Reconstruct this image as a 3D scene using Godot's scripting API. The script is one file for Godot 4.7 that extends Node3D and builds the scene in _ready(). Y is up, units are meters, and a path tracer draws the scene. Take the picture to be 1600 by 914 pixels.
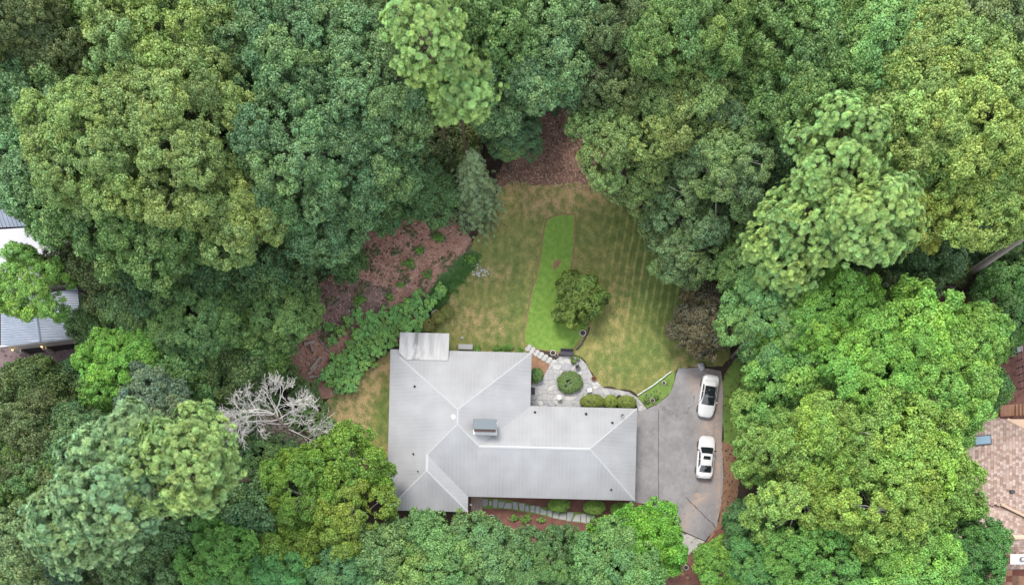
extends Node3D
# A house in a clearing of tall woods, seen from a drone. Metres, y up, -z is the top of the picture.
# The point of the ground straight below the camera is the origin.

const K := 114.0 / 1600.0      # metres of ground per pixel of the 1600-wide photograph
const HC := 100.0              # height of the drone
const NU := 800.0
const NV := 910.0
const GAIN := 1.75

var rng := RandomNumberGenerator.new()
var noise := FastNoiseLite.new()
var M := {}                    # materials
var G := {}                    # shared meshes
var taken := {}

# ---------------------------------------------------------------- helpers
func P(u: float, v: float, h := 0.0) -> Vector3:
	var s := (HC - h) / HC
	return Vector3((u - NU) * K * s, h, (v - NV) * K * s)

func lin(r: float, g: float, b: float) -> Color:       # linear base colour of a surface that shows as r g b in daylight
	var c := Color(r / 255.0, g / 255.0, b / 255.0).srgb_to_linear()
	return Color(c.r / GAIN, c.g / GAIN, c.b / GAIN)

func alb(r: float, g: float, b: float) -> Color:
	return lin(r, g, b).linear_to_srgb()

func numbered(called: String) -> String:
	var n: int = taken.get(called, 0)
	taken[called] = n + 1
	return called if n == 0 else "%s_%03d" % [called, n]

func tag(o: Node, label := "", category := "", group := "", kind := "") -> void:
	if label: o.set_meta("label", label)
	if category: o.set_meta("category", category)
	if group: o.set_meta("group", group)
	if kind: o.set_meta("kind", kind)

func thing(called: String, label: String, category: String, at := Vector3.ZERO, turn := 0.0, group := "") -> Node3D:
	var o := Node3D.new()
	o.name = numbered(called)
	add_child(o)
	o.position = at
	o.rotation.y = turn
	tag(o, label, category, group)
	return o

func obj(called: String, mesh: Mesh, mat: Material, parent: Node = self, at := Vector3.ZERO) -> MeshInstance3D:
	var o := MeshInstance3D.new()
	o.mesh = mesh
	o.material_override = mat
	if parent == self:
		o.name = numbered(called)
		add_child(o)
	else:
		o.name = called
		parent.add_child(o, true)
	o.position = at
	return o

func st_new() -> SurfaceTool:
	var st := SurfaceTool.new()
	st.begin(Mesh.PRIMITIVE_TRIANGLES)
	st.set_smooth_group(-1)
	return st

func done(st: SurfaceTool) -> ArrayMesh:
	st.generate_normals()
	return st.commit()

func tri(st: SurfaceTool, a: Vector3, b: Vector3, c: Vector3) -> void:
	st.add_vertex(a); st.add_vertex(b); st.add_vertex(c)

func quad(st: SurfaceTool, a: Vector3, b: Vector3, c: Vector3, d: Vector3) -> void:
	tri(st, a, b, c); tri(st, a, c, d)

func add_box(st: SurfaceTool, t: Transform3D, s: Vector3, bevel := 0.0) -> void:
	# box centred on t; a bevel narrows the top and bottom rims
	var h := s * 0.5
	var b := minf(bevel, minf(h.x, minf(h.y, h.z)) * 0.9)
	var rings := []
	var ys := [-h.y, -h.y + b, h.y - b, h.y] if b > 0.0 else [-h.y, h.y]
	for i in ys.size():
		var ins := b if b > 0.0 and (i == 0 or i == 3) else 0.0
		rings.append([t * Vector3(-h.x + ins, ys[i], -h.z + ins), t * Vector3(h.x - ins, ys[i], -h.z + ins), t * Vector3(h.x - ins, ys[i], h.z - ins), t * Vector3(-h.x + ins, ys[i], h.z - ins)])
	for i in rings.size() - 1:
		for j in 4:
			var k := (j + 1) % 4
			quad(st, rings[i][j], rings[i][k], rings[i + 1][k], rings[i + 1][j])
	var l = rings[rings.size() - 1]
	quad(st, l[0], l[1], l[2], l[3])
	quad(st, rings[0][3], rings[0][2], rings[0][1], rings[0][0])

func box_mesh(s: Vector3, bevel := 0.0, shift := Vector3.ZERO) -> ArrayMesh:
	var st := st_new()
	add_box(st, Transform3D(Basis(), shift), s, bevel)
	return done(st)

func add_tube(st: SurfaceTool, pts: Array, radii: Array, sides := 6, cap := true) -> void:
	var rings := []
	for i in pts.size():
		var a: Vector3 = pts[maxi(i - 1, 0)]
		var b: Vector3 = pts[mini(i + 1, pts.size() - 1)]
		var d := (b - a).normalized()
		var side := d.cross(Vector3(0.31, 0.2, 0.93)).normalized()
		var up := side.cross(d)
		var ring := []
		for j in sides:
			var ang := TAU * j / sides
			ring.append(pts[i] + (side * cos(ang) + up * sin(ang)) * radii[i])
		rings.append(ring)
	for i in rings.size() - 1:
		for j in sides:
			var k := (j + 1) % sides
			quad(st, rings[i][j], rings[i][k], rings[i + 1][k], rings[i + 1][j])
	if cap:
		var e = rings[rings.size() - 1]
		for j in range(1, sides - 1):
			tri(st, e[0], e[j], e[j + 1])

func tube_mesh(pts: Array, radii: Array, sides := 8) -> ArrayMesh:
	var st := st_new()
	st.set_smooth_group(0)
	add_tube(st, pts, radii, sides)
	return done(st)

func lathe(profile: Array, sides := 20) -> ArrayMesh:      # profile: Vector2(radius, height) from bottom to top
	var st := st_new()
	st.set_smooth_group(0)
	for i in profile.size() - 1:
		for j in sides:
			var a := TAU * j / sides
			var b := TAU * (j + 1) / sides
			var p: Vector2 = profile[i]
			var q: Vector2 = profile[i + 1]
			quad(st, Vector3(cos(a) * p.x, p.y, sin(a) * p.x), Vector3(cos(b) * p.x, p.y, sin(b) * p.x), Vector3(cos(b) * q.x, q.y, sin(b) * q.x), Vector3(cos(a) * q.x, q.y, sin(a) * q.x))
	return done(st)

func px(list: Array, h := 0.0) -> PackedVector2Array:      # [u, v, u, v ...] -> ground plan points
	var out := PackedVector2Array()
	for i in range(0, list.size(), 2):
		var p := P(list[i], list[i + 1], h)
		out.append(Vector2(p.x, p.z))
	return out

func ragged(poly: PackedVector2Array, step: float, amount: float) -> PackedVector2Array:
	var out := PackedVector2Array()
	for i in poly.size():
		var a := poly[i]
		var b := poly[(i + 1) % poly.size()]
		var n := maxi(1, int(a.distance_to(b) / step))
		for j in n:
			var p := a.lerp(b, float(j) / n)
			out.append(p + Vector2(noise.get_noise_2d(p.x * 60.0, p.y * 60.0), noise.get_noise_2d(p.y * 60.0 + 900.0, p.x * 60.0)) * amount)
	return out

func sheet(called: String, poly: PackedVector2Array, y: float, mat: Material, thick := 0.0) -> MeshInstance3D:
	# a level sheet in plan; uv in metres from the origin
	var st := st_new()
	var idx := Geometry2D.triangulate_polygon(poly)
	for i in range(0, idx.size(), 3):
		var a := poly[idx[i]]
		var b := poly[idx[i + 1]]
		var c := poly[idx[i + 2]]
		var order := [a, b, c] if (b - a).cross(c - a) > 0.0 else [a, c, b]
		for p: Vector2 in order:
			st.set_uv(p)
			st.add_vertex(Vector3(p.x, y, p.y))
	if thick > 0.0:
		for i in poly.size():
			var a := poly[i]
			var b := poly[(i + 1) % poly.size()]
			st.set_uv(a)
			quad(st, Vector3(a.x, y, a.y), Vector3(b.x, y, b.y), Vector3(b.x, y - thick, b.y), Vector3(a.x, y - thick, a.y))
	return obj(called, done(st), mat)

func structure(o: Node, label := "") -> Node:
	tag(o, label, "", "", "structure")
	return o

func slab_mesh(poly: PackedVector2Array, h: float, bevel := 0.02) -> ArrayMesh:     # a stone: plan polygon, bevelled rim, base at 0
	var st := st_new()
	var c := Vector2.ZERO
	for p in poly: c += p
	c /= poly.size()
	var n := poly.size()
	for i in n:
		var a := poly[i]
		var b := poly[(i + 1) % n]
		var ai := a.move_toward(c, bevel)
		var bi := b.move_toward(c, bevel)
		quad(st, Vector3(a.x, 0, a.y), Vector3(b.x, 0, b.y), Vector3(b.x, h - bevel * 0.6, b.y), Vector3(a.x, h - bevel * 0.6, a.y))
		quad(st, Vector3(a.x, h - bevel * 0.6, a.y), Vector3(b.x, h - bevel * 0.6, b.y), Vector3(bi.x, h, bi.y), Vector3(ai.x, h, ai.y))
		tri(st, Vector3(ai.x, h, ai.y), Vector3(bi.x, h, bi.y), Vector3(c.x, h, c.y))
	return done(st)

# ---------------------------------------------------------------- materials
func mat(called: String, c: Color, rough := 0.8, metal := 0.0) -> StandardMaterial3D:
	var m := StandardMaterial3D.new()
	m.resource_name = called
	m.albedo_color = c
	m.roughness = rough
	m.metallic = metal
	m.cull_mode = BaseMaterial3D.CULL_DISABLED
	M[called] = m
	return m

func fnl(freq: float, s: int, oct := 3) -> FastNoiseLite:
	var f := FastNoiseLite.new()
	f.seed = s
	f.noise_type = FastNoiseLite.TYPE_SIMPLEX_SMOOTH
	f.frequency = freq
	f.fractal_octaves = oct
	return f

func speckle_tex(size: int, s: int, lo: Color, hi: Color, freq := 0.05, oct := 4, freq2 := 0.006) -> ImageTexture:
	# two noises, coarse and fine, mixed between two tones (seamless)
	var a := fnl(freq, s, oct).get_seamless_image(size, size)
	var b := fnl(freq2, s + 7, 3).get_seamless_image(size, size)
	a.convert(Image.FORMAT_L8); b.convert(Image.FORMAT_L8)
	var da := a.get_data()
	var db := b.get_data()
	var out := PackedByteArray()
	out.resize(size * size * 3)
	for i in size * size:
		var t := clampf(da[i] / 255.0 * 0.6 + db[i] / 255.0 * 0.5 - 0.05, 0.0, 1.0)
		out[i * 3] = int(255.0 * lerpf(lo.r, hi.r, t))
		out[i * 3 + 1] = int(255.0 * lerpf(lo.g, hi.g, t))
		out[i * 3 + 2] = int(255.0 * lerpf(lo.b, hi.b, t))
	return ImageTexture.create_from_image(Image.create_from_data(size, size, false, Image.FORMAT_RGB8, out))

func tri_mat(called: String, tex: Texture2D, metres: float, rough := 0.85) -> StandardMaterial3D:
	var m := mat(called, Color.WHITE, rough)
	m.albedo_texture = tex
	m.uv1_triplanar = true
	m.uv1_world_triplanar = true
	m.uv1_scale = Vector3.ONE / metres
	return m

func make_materials() -> void:
	var m: StandardMaterial3D
	m = mat("leaf", Color.WHITE, 0.55)
	m.vertex_color_use_as_albedo = true
	m.backlight_enabled = true
	m.backlight = Color(0.35, 0.42, 0.18)
	m = mat("needle", Color.WHITE, 0.6)
	m.vertex_color_use_as_albedo = true
	m.backlight_enabled = true
	m.backlight = Color(0.35, 0.42, 0.2)
	m = mat("tint", Color.WHITE, 0.9)
	m.vertex_color_use_as_albedo = true
	tri_mat("bark", speckle_tex(256, 3, alb(92, 82, 74), alb(150, 138, 126), 0.06), 1.3)
	tri_mat("pine_bark", speckle_tex(256, 4, alb(100, 78, 64), alb(168, 140, 122), 0.07), 1.1)
	tri_mat("pale_bark", speckle_tex(256, 5, alb(206, 200, 194), alb(255, 252, 248), 0.05), 0.9)
	tri_mat("grey_bark", speckle_tex(256, 8, alb(158, 146, 138), alb(212, 200, 192), 0.06), 1.1)
	tri_mat("vine_twig", speckle_tex(128, 6, alb(120, 104, 98), alb(165, 150, 144), 0.08), 0.7)
	tri_mat("litter", speckle_tex(1024, 11, alb(46, 38, 32), alb(104, 84, 68), 0.09, 4, 0.008), 14.0, 0.95)
	tri_mat("mulch", speckle_tex(1024, 12, alb(150, 104, 88), alb(236, 190, 168), 0.16, 4, 0.008), 12.0, 0.95)
	tri_mat("red_mulch", speckle_tex(512, 13, alb(104, 66, 58), alb(160, 114, 100), 0.16, 4, 0.01), 6.0, 0.95)
	tri_mat("stone", speckle_tex(512, 14, alb(166, 165, 165), alb(214, 213, 213), 0.05, 4, 0.02), 2.3, 0.85)
	tri_mat("stone_pale", speckle_tex(256, 15, alb(182, 180, 177), alb(232, 230, 228), 0.06), 1.7, 0.85)
	tri_mat("stone_blue", speckle_tex(256, 16, alb(158, 158, 163), alb(204, 204, 209), 0.06), 1.9, 0.85)
	tri_mat("joint", speckle_tex(256, 17, alb(150, 146, 140), alb(196, 192, 188), 0.1), 1.5, 0.95)
	tri_mat("rock_dark", speckle_tex(256, 18, alb(70, 70, 74), alb(150, 150, 156), 0.1), 1.0, 0.9)
	tri_mat("concrete", speckle_tex(512, 19, alb(176, 172, 166), alb(216, 212, 208), 0.05), 4.0, 0.9)
	tri_mat("clay", speckle_tex(512, 20, alb(128, 92, 68), alb(188, 150, 120), 0.07), 5.0, 0.95)
	tri_mat("wood_grey", speckle_tex(256, 21, alb(150, 130, 120), alb(206, 186, 174), 0.05), 1.2, 0.9)
	tri_mat("wood_tan", speckle_tex(256, 22, alb(176, 124, 94), alb(218, 170, 138), 0.05), 1.6, 0.85)
	tri_mat("brick", speckle_tex(256, 23, alb(120, 68, 52), alb(176, 112, 90), 0.12), 1.4, 0.9)
	tri_mat("plaster", speckle_tex(256, 24, alb(206, 196, 188), alb(238, 230, 222), 0.03), 3.0, 0.9)
	tri_mat("paver", speckle_tex(512, 25, alb(96, 80, 84), alb(158, 136, 138), 0.12), 5.0, 0.9)
	mat("white_paint", alb(238, 238, 236), 0.5)
	mat("car_paint", alb(250, 250, 250), 0.35)
	M.car_paint.clearcoat_enabled = true
	M.car_paint.clearcoat = 1.0
	M.car_paint.clearcoat_roughness = 0.04
	mat("car_glass", Color(0.12, 0.14, 0.15), 0.04)
	M.car_glass.metallic_specular = 0.9
	mat("tyre", Color(0.03, 0.03, 0.03).linear_to_srgb(), 0.9)
	mat("rim_metal", Color(0.6, 0.6, 0.62), 0.35, 0.9)
	mat("trim_black", Color(0.12, 0.12, 0.13), 0.5)
	mat("lens_clear", Color(0.75, 0.78, 0.8), 0.1)
	mat("lens_red", Color(0.5, 0.05, 0.05), 0.2)
	mat("window_glass", Color(0.1, 0.13, 0.16), 0.05)
	mat("skylight_glass", alb(140, 170, 190), 0.06)
	mat("dark_metal", alb(70, 70, 74), 0.5, 0.2)
	mat("dark_cloth", alb(78, 74, 84), 0.9)
	mat("cap_metal", alb(112, 124, 132), 0.5, 0.2)
	mat("flashing", alb(236, 236, 238), 0.5)
	mat("terracotta", alb(186, 110, 76), 0.8)
	mat("brown_pot", alb(110, 84, 74), 0.7)
	mat("copper_flash", alb(232, 196, 168), 0.6)
	mat("red_plastic", alb(180, 70, 50), 0.4)
	mat("blue_tarp", alb(52, 82, 110), 0.6)
	m = mat("lamp_glow", Color(1.0, 0.85, 0.6), 0.5)
	m.emission_enabled = true
	m.emission = Color(1.0, 0.8, 0.5)
	m.emission_energy_multiplier = 1.2
	# coated metal roof: dirt runs down the slope (v), laps cross it
	var s := 1024
	var img := Image.create(s, s, false, Image.FORMAT_RGB8)
	var streak := fnl(1.0, 31, 3)
	var blot := fnl(1.0, 32, 3)
	var fine := fnl(1.0, 33, 2)
	for y in s:
		for x in s:
			var t := 0.6 + 0.10 * streak.get_noise_2d(x * 0.006, y * 0.002) + 0.26 * blot.get_noise_2d(x * 0.005, y * 0.004) + 0.07 * fine.get_noise_2d(x * 0.16, y * 0.008)
			var lap := 0.05 * (1.0 if fine.get_noise_2d(300.0, floorf(y / 34.0) * 7.3) > 0.1 else 0.0)
			t = clampf(t - lap * 0.6, 0.0, 1.0)
			img.set_pixel(x, y, alb(152, 153, 156).lerp(alb(198, 199, 202), t))
	m = mat("roof_metal", Color.WHITE, 0.42)
	m.albedo_texture = ImageTexture.create_from_image(img)
	m.uv1_scale = Vector3(1.0 / 17.0, 1.0 / 17.0, 1)
	mat("roof_cap", alb(218, 219, 221), 0.42)
	mat("roof_seam", alb(186, 187, 190), 0.42)
	m = tri_mat("blue_roof", speckle_tex(256, 34, alb(150, 162, 182), alb(184, 194, 210), 0.02), 6.0, 0.45)
	m = tri_mat("white_roof", speckle_tex(256, 35, alb(196, 196, 206), alb(222, 222, 230), 0.02), 6.0, 0.6)
	mat("blue_seam", alb(140, 150, 170), 0.45)

# ---------------------------------------------------------------- foliage
func rdir() -> Vector3:
	var y := rng.randf_range(-1.0, 1.0)
	var a := rng.randf() * TAU
	var r := sqrt(1.0 - y * y)
	return Vector3(cos(a) * r, y, sin(a) * r)

func leaf_mesh(n: int, leaf: float, wide: float, low: float, seed_: int, spread := 0.6) -> ArrayMesh:
	# a tuft of leaves of unit radius: each leaf a folded rhombus
	rng.seed = seed_
	var v := PackedVector3Array()
	var nn := PackedVector3Array()
	var ix := PackedInt32Array()
	while v.size() < n * 4:
		var d := rdir()
		if d.y < low: continue
		var c := d * rng.randf_range(0.45, 1.0)
		var nrm := (d * 0.6 + Vector3.UP * 0.35 + rdir() * spread).normalized()
		var t := nrm.cross(rdir()).normalized()
		var b := nrm.cross(t)
		var l := leaf * rng.randf_range(0.75, 1.25)
		var i := v.size()
		var fold := nrm * l * 0.18
		v.append_array([c - t * l, c + b * l * wide + fold, c + t * l - fold, c - b * l * wide + fold])
		for k in 4: nn.append(nrm)
		ix.append_array([i, i + 1, i + 2, i, i + 2, i + 3])
	return array_mesh(v, nn, ix)

func needle_mesh(n: int, seed_: int) -> ArrayMesh:
	# the end of a pine shoot: needles in a burst
	rng.seed = seed_
	var v := PackedVector3Array()
	var nn := PackedVector3Array()
	var ix := PackedInt32Array()
	while v.size() < n * 3:
		var d := rdir()
		if d.y < -0.2 or d.y > 0.75: continue
		var s := (d.cross(Vector3.UP) + rdir() * 0.5).normalized() * 0.10
		var o := d * 0.12
		var e := d * rng.randf_range(0.8, 1.1)
		var i := v.size()
		blade(v, nn, o - s, o + s * 1.2, e)
		ix.append_array([i, i + 1, i + 2])
	return array_mesh(v, nn, ix)

func blade(v: PackedVector3Array, nn: PackedVector3Array, a: Vector3, b: Vector3, c: Vector3) -> void:
	# one pointed blade, its front turned up
	var n := (c - a).cross(b - a).normalized()
	if n.y < 0.0:
		n = -n
		v.append_array([b, a, c])
	else:
		v.append_array([a, b, c])
	for k in 3: nn.append(n)

func blade_mesh(n: int, seed_: int, tall := 1.0, wide := 0.12, lean := 0.6) -> ArrayMesh:
	rng.seed = seed_
	var v := PackedVector3Array()
	var nn := PackedVector3Array()
	var ix := PackedInt32Array()
	for k in n:
		var a := rng.randf() * TAU
		var d := Vector3(cos(a), 0, sin(a))
		var o := d * rng.randf_range(0.0, 0.5)
		var s := Vector3(-d.z, 0, d.x) * wide
		var e := o + d * rng.randf_range(0.1, lean) + Vector3.UP * tall * rng.randf_range(0.5, 1.0)
		var i := v.size()
		blade(v, nn, o - s, o + s, e)
		ix.append_array([i, i + 1, i + 2])
	return array_mesh(v, nn, ix)

func array_mesh(v: PackedVector3Array, nn: PackedVector3Array, ix: PackedInt32Array) -> ArrayMesh:
	var a := []
	a.resize(Mesh.ARRAY_MAX)
	a[Mesh.ARRAY_VERTEX] = v
	a[Mesh.ARRAY_NORMAL] = nn
	a[Mesh.ARRAY_INDEX] = ix
	var m := ArrayMesh.new()
	m.add_surface_from_arrays(Mesh.PRIMITIVE_TRIANGLES, a)
	return m

func make_tufts() -> void:
	G.oak = leaf_mesh(60, 0.25, 0.55, -0.3, 101, 0.9)
	G.maple = leaf_mesh(62, 0.24, 0.6, -0.25, 102, 0.8)
	G.fine = leaf_mesh(60, 0.24, 0.45, -0.2, 103, 0.9)
	G.pine = needle_mesh(130, 104)
	G.broad = leaf_mesh(16, 0.5, 0.55, 0.05, 105, 0.35)
	G.rosette = rosette_mesh(12, 110)
	G.grass = blade_mesh(9, 106)
	G.iris = blade_mesh(16, 107, 0.9, 0.13, 1.9)

func multi(called: String, mesh: Mesh, xf: Array, cols: PackedColorArray, m: Material, parent: Node) -> MultiMeshInstance3D:
	var mm := MultiMesh.new()
	mm.transform_format = MultiMesh.TRANSFORM_3D
	mm.use_colors = true
	mm.mesh = mesh
	mm.instance_count = xf.size()
	for i in xf.size():
		mm.set_instance_transform(i, xf[i])
		mm.set_instance_color(i, cols[i])
	var o := MultiMeshInstance3D.new()
	o.multimesh = mm
	o.material_override = m
	if parent == self:
		o.name = numbered(called)
		add_child(o)
	else:
		o.name = called
		parent.add_child(o, true)
	return o

func oriented(up: Vector3, s: Vector3, at: Vector3) -> Transform3D:
	var a := rng.randf() * TAU
	var side := up.cross(Vector3(cos(a), 0.13, sin(a))).normalized()
	return Transform3D(Basis(side * s.x, up * s.y, side.cross(up) * s.z), at)

func vary(c: Color, hue: float, light: float) -> Color:
	var l := 1.0 + rng.randf_range(-light, light)
	var h := rng.randf_range(-hue, hue)
	return Color(maxf(c.r * l * (1.0 + h), 0.004), maxf(c.g * l, 0.004), maxf(c.b * l * (1.0 - h), 0.003))

# kind: [tuft mesh, lobe radius, tuft radius, density, lobe lift, gap share, leaf material, bark, limb thickness, lobes]
const KINDS := {
	"oak": ["oak", 1.5, 0.36, 1.1, 0.40, 0.10, "leaf", "bark", 1.0, 1.95],
	"loose": ["oak", 1.25, 0.35, 0.95, 0.42, 0.22, "leaf", "pale_bark", 1.0, 2.1],
	"maple": ["maple", 1.25, 0.34, 1.1, 0.38, 0.10, "leaf", "bark", 0.9, 2.0],
	"pine": ["pine", 1.1, 0.32, 0.8, 0.22, 0.14, "needle", "pine_bark", 0.9, 2.4],
	"fine": ["fine", 0.9, 0.36, 1.25, 0.22, 0.08, "leaf", "bark", 0.6, 2.2],
}

func crown_into(root: Node3D, kind: String, R: Vector3, hc: float, col: Color, trunk_r: float) -> void:
	var k: Array = KINDS[kind]
	var rl0: float = minf(k[1], R.x * 0.42)
	var n := int(k[9] * (R.x * R.z) / (rl0 * rl0)) + 5
	var xf := []
	var cols := PackedColorArray()
	var limbs := st_new()
	var wob := FastNoiseLite.new()
	wob.seed = rng.randi() % 10000
	wob.frequency = 1.1
	var fork := hc - R.y * 0.75
	var lean := Vector3(rng.randf_range(-0.5, 0.5), 0, rng.randf_range(-0.5, 0.5))
	var second := Color(col.r * rng.randf_range(1.0, 1.17), col.g * rng.randf_range(0.98, 1.08), col.b * rng.randf_range(0.78, 0.95))
	if kind == "pine": second = Color(col.r * 1.06, col.g, col.b * 0.9)
	var third := Color(col.r * 0.86, col.g * 0.88, col.b * 0.88)
	var grain := rng.randf_range(0.82, 1.25)          # leaf size of this tree
	var size := rng.randf_range(0.9, 1.25)
	rl0 *= size
	n = int(n / (size * size)) + 3
	for i in n:
		var yy := 1.0 - 1.42 * (i + rng.randf_range(0.2, 0.8)) / n
		var a := i * 2.39996 + rng.randf_range(-0.35, 0.35)
		var rr := sqrt(maxf(0.0, 1.0 - yy * yy))
		var d := Vector3(cos(a) * rr, yy, sin(a) * rr)
		var f: float = 0.86 + 0.26 * wob.get_noise_3d(d.x, d.y, d.z) + rng.randf_range(-0.5, 0.5) * k[4]
		if kind == "pine": f = rng.randf_range(0.45, 1.0)
		if (rng.randf() < k[5] or wob.get_noise_3d(d.x * 1.7 + 9.0, d.y * 1.7, d.z * 1.7) < -0.42) and i > 4: continue
		var c: Vector3 = Vector3(d.x * R.x, d.y * R.y, d.z * R.z) * f + Vector3(0, hc, 0)
		var rl: float = rl0 * rng.randf_range(0.72, 1.3)
		var tone := vary(col.lerp(second if rng.randf() < 0.6 else third, rng.randf()), 0.06, 0.10)
		var axes := Vector3(rng.randf_range(0.8, 1.2), rng.randf_range(0.65, 0.95), rng.randf_range(0.8, 1.2))
		var out := Vector3(d.x, d.y * 0.6 + 0.45, d.z).normalized()
		# each lobe is a handful of puffs, each puff a handful of leaf tufts
		var puffs := 10
		var rs: float = rl * 0.42
		var nt := (int(k[3] * 2.0 * PI * rs * rs / (k[2] * k[2] * grain * grain * 2.0)) + 2) if kind != "pine" else 5
		for pf in puffs:
			var w := rdir()
			if w.dot(out) < -0.2: w = -w
			var pc: Vector3 = c + w * axes * rl * rng.randf_range(0.45, 0.95)
			var rp := rs * rng.randf_range(0.7, 1.35)
			var ptone := vary(tone, 0.05, 0.10)
			for j in nt:
				var e := rdir()
				if e.dot(w) < -0.15: e = -e
				if kind == "pine" and e.y < -0.1: e.y = -e.y * 0.5
				var q: Vector3 = pc + Vector3(e.x, e.y * 0.85, e.z) * rp * (rng.randf_range(0.55, 1.25) if kind != "pine" else rng.randf_range(0.8, 1.9))
				var up := (e + out * 0.3 + Vector3.UP * 0.35 + rdir() * 0.25).normalized()
				var s: float = k[2] * grain * rng.randf_range(0.65, 1.35)
				xf.append(oriented(up, Vector3(s, s * 0.85, s), q))
				cols.append(vary(ptone, 0.08, 0.22))
		# limb to this part of the crown
		var t := clampf(0.15 + (c.y - fork) / maxf(R.y * 1.9, 0.1), 0.0, 0.85)
		var from := Vector3(0, lerpf(fork, hc + R.y * 0.45, t * 0.7), 0) + lean * t
		var mid := from.lerp(c, 0.5) + Vector3(0, -0.10 * from.distance_to(c), 0) + rdir() * 0.25
		var th: float = clampf(trunk_r * 0.30, 0.03, 0.13) * k[8]
		add_tube(limbs, [from, mid, c - out * rl * 0.2, c + out * rl * 0.75 + rdir() * 0.2], [th, th * 0.75, th * 0.45, 0.015], 5, false)
		if i % 3 == 0:
			var tw: Vector3 = c + (out + rdir() * 0.8).normalized() * rl * 1.05
			add_tube(limbs, [c, tw], [th * 0.4, 0.012], 4, false)
	# looser sprays between the lobes
	for i in int(xf.size() * {"oak": 0.07, "maple": 0.07, "fine": 0.08, "loose": 0.04, "pine": 0.03}[kind]):
		var d := rdir()
		if d.y < -0.3: d.y = -d.y
		var f := 0.80 + 0.24 * wob.get_noise_3d(d.x, d.y, d.z) + rng.randf_range(-0.08, 0.14)
		var s: float = k[2] * grain * rng.randf_range(0.7, 1.5)
		xf.append(oriented((d + Vector3.UP * 0.5 + rdir() * 0.5).normalized(), Vector3(s, s * 0.7, s), Vector3(d.x * R.x, d.y * R.y, d.z * R.z) * f + Vector3(0, hc, 0)))
		cols.append(vary(col.lerp(second if rng.randf() < 0.5 else third, rng.randf()), 0.08, 0.2))
	# trunk
	var st := st_new()
	st.set_smooth_group(0)
	var top := hc + R.y * 0.5
	add_tube(st, [Vector3(0, -0.15, 0), Vector3(0, 0.35, 0), Vector3(lean.x * 0.1, fork * 0.5, lean.z * 0.1), Vector3(lean.x * 0.2, fork, lean.z * 0.2), Vector3(lean.x, top, lean.z)], [trunk_r * 1.5, trunk_r * 1.05, trunk_r * 0.9, trunk_r * 0.72, 0.04], 9)
	obj("trunk", done(st), M[k[7]], root)
	obj("limbs", done(limbs), M[k[7]], root)
	tag(multi("crown", G[k[0]], xf, cols, M[k[6]], root), "", "", "", "stuff")

func tree(called: String, u: float, v: float, rpx: float, top: float, kind: String, col: Color, label: String, flat := 0.8, stretch := 1.0) -> Node3D:
	var R := rpx * 0.96 * K * (HC - top * 0.85) / HC
	var ry := R * flat
	var hc := top - ry
	var at := P(u, v, hc + ry * 0.3)
	at.y = 0.0
	rng.seed = hash(label)
	var root := thing(called, label, "tree", at)
	crown_into(root, kind, Vector3(R, ry, R * stretch), hc, Color(col.r * 1.28, col.g * 1.40, col.b * 1.34), clampf(R * 0.055, 0.12, 0.48))
	return root

func bush_into(root: Node3D, tuft: String, R: Vector3, hc: float, ts: float, density: float, col: Color, part := "foliage", rough := 0.12) -> void:
	# one clipped or loose dome of leaves on short stems
	var xf := []
	var cols := PackedColorArray()
	var wob := FastNoiseLite.new()
	wob.seed = rng.randi() % 9999
	wob.frequency = 1.4
	var n := int(density * 3.2 * PI * R.x * R.z / (ts * ts * 2.0)) + 4
	for i in n:
		var e := rdir()
		if e.y < -0.35: e.y = -e.y
		var f := 1.0 + wob.get_noise_3d(e.x, e.y, e.z) * rough * 2.0 - absf(rng.randfn(0.0, rough))
		var q := Vector3(e.x * R.x, e.y * R.y, e.z * R.z) * f + Vector3(0, hc, 0)
		var s := ts * rng.randf_range(0.75, 1.25)
		xf.append(oriented((e + Vector3.UP * 0.4 + rdir() * 0.3).normalized(), Vector3(s, s * 0.8, s), q))
		cols.append(vary(Color(col.r * 1.9, col.g * 1.9, col.b * 1.9), 0.12, 0.25))
	var st := st_new()
	for i in 7:
		var a := TAU * i / 7.0
		add_tube(st, [Vector3(cos(a) * 0.06, -0.03, sin(a) * 0.06), Vector3(cos(a) * R.x * 0.5, hc, sin(a) * R.z * 0.5), Vector3(cos(a) * R.x * 0.8, hc + R.y * 0.4, sin(a) * R.z * 0.8)], [0.03, 0.022, 0.008], 4, false)
	obj("stems", done(st), M.bark, root)
	tag(multi(part, G[tuft], xf, cols, M.leaf, root), "", "", "", "stuff")

func bush(called: String, u: float, v: float, rx: float, rz: float, h: float, tuft: String, ts: float, col: Color, label: String, group := "", density := 1.4, rough := 0.1, category := "shrub") -> Node3D:
	rng.seed = hash(label + str(u))
	var at := P(u, v, h * 0.6)
	at.y = 0.0
	var root := thing(called, label, category, at, 0.0, group)
	var sc := K * (HC - h) / HC
	bush_into(root, tuft, Vector3(rx * sc, h * 0.55, rz * sc), h * 0.45, ts, density, col, "foliage", rough)
	return root

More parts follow.
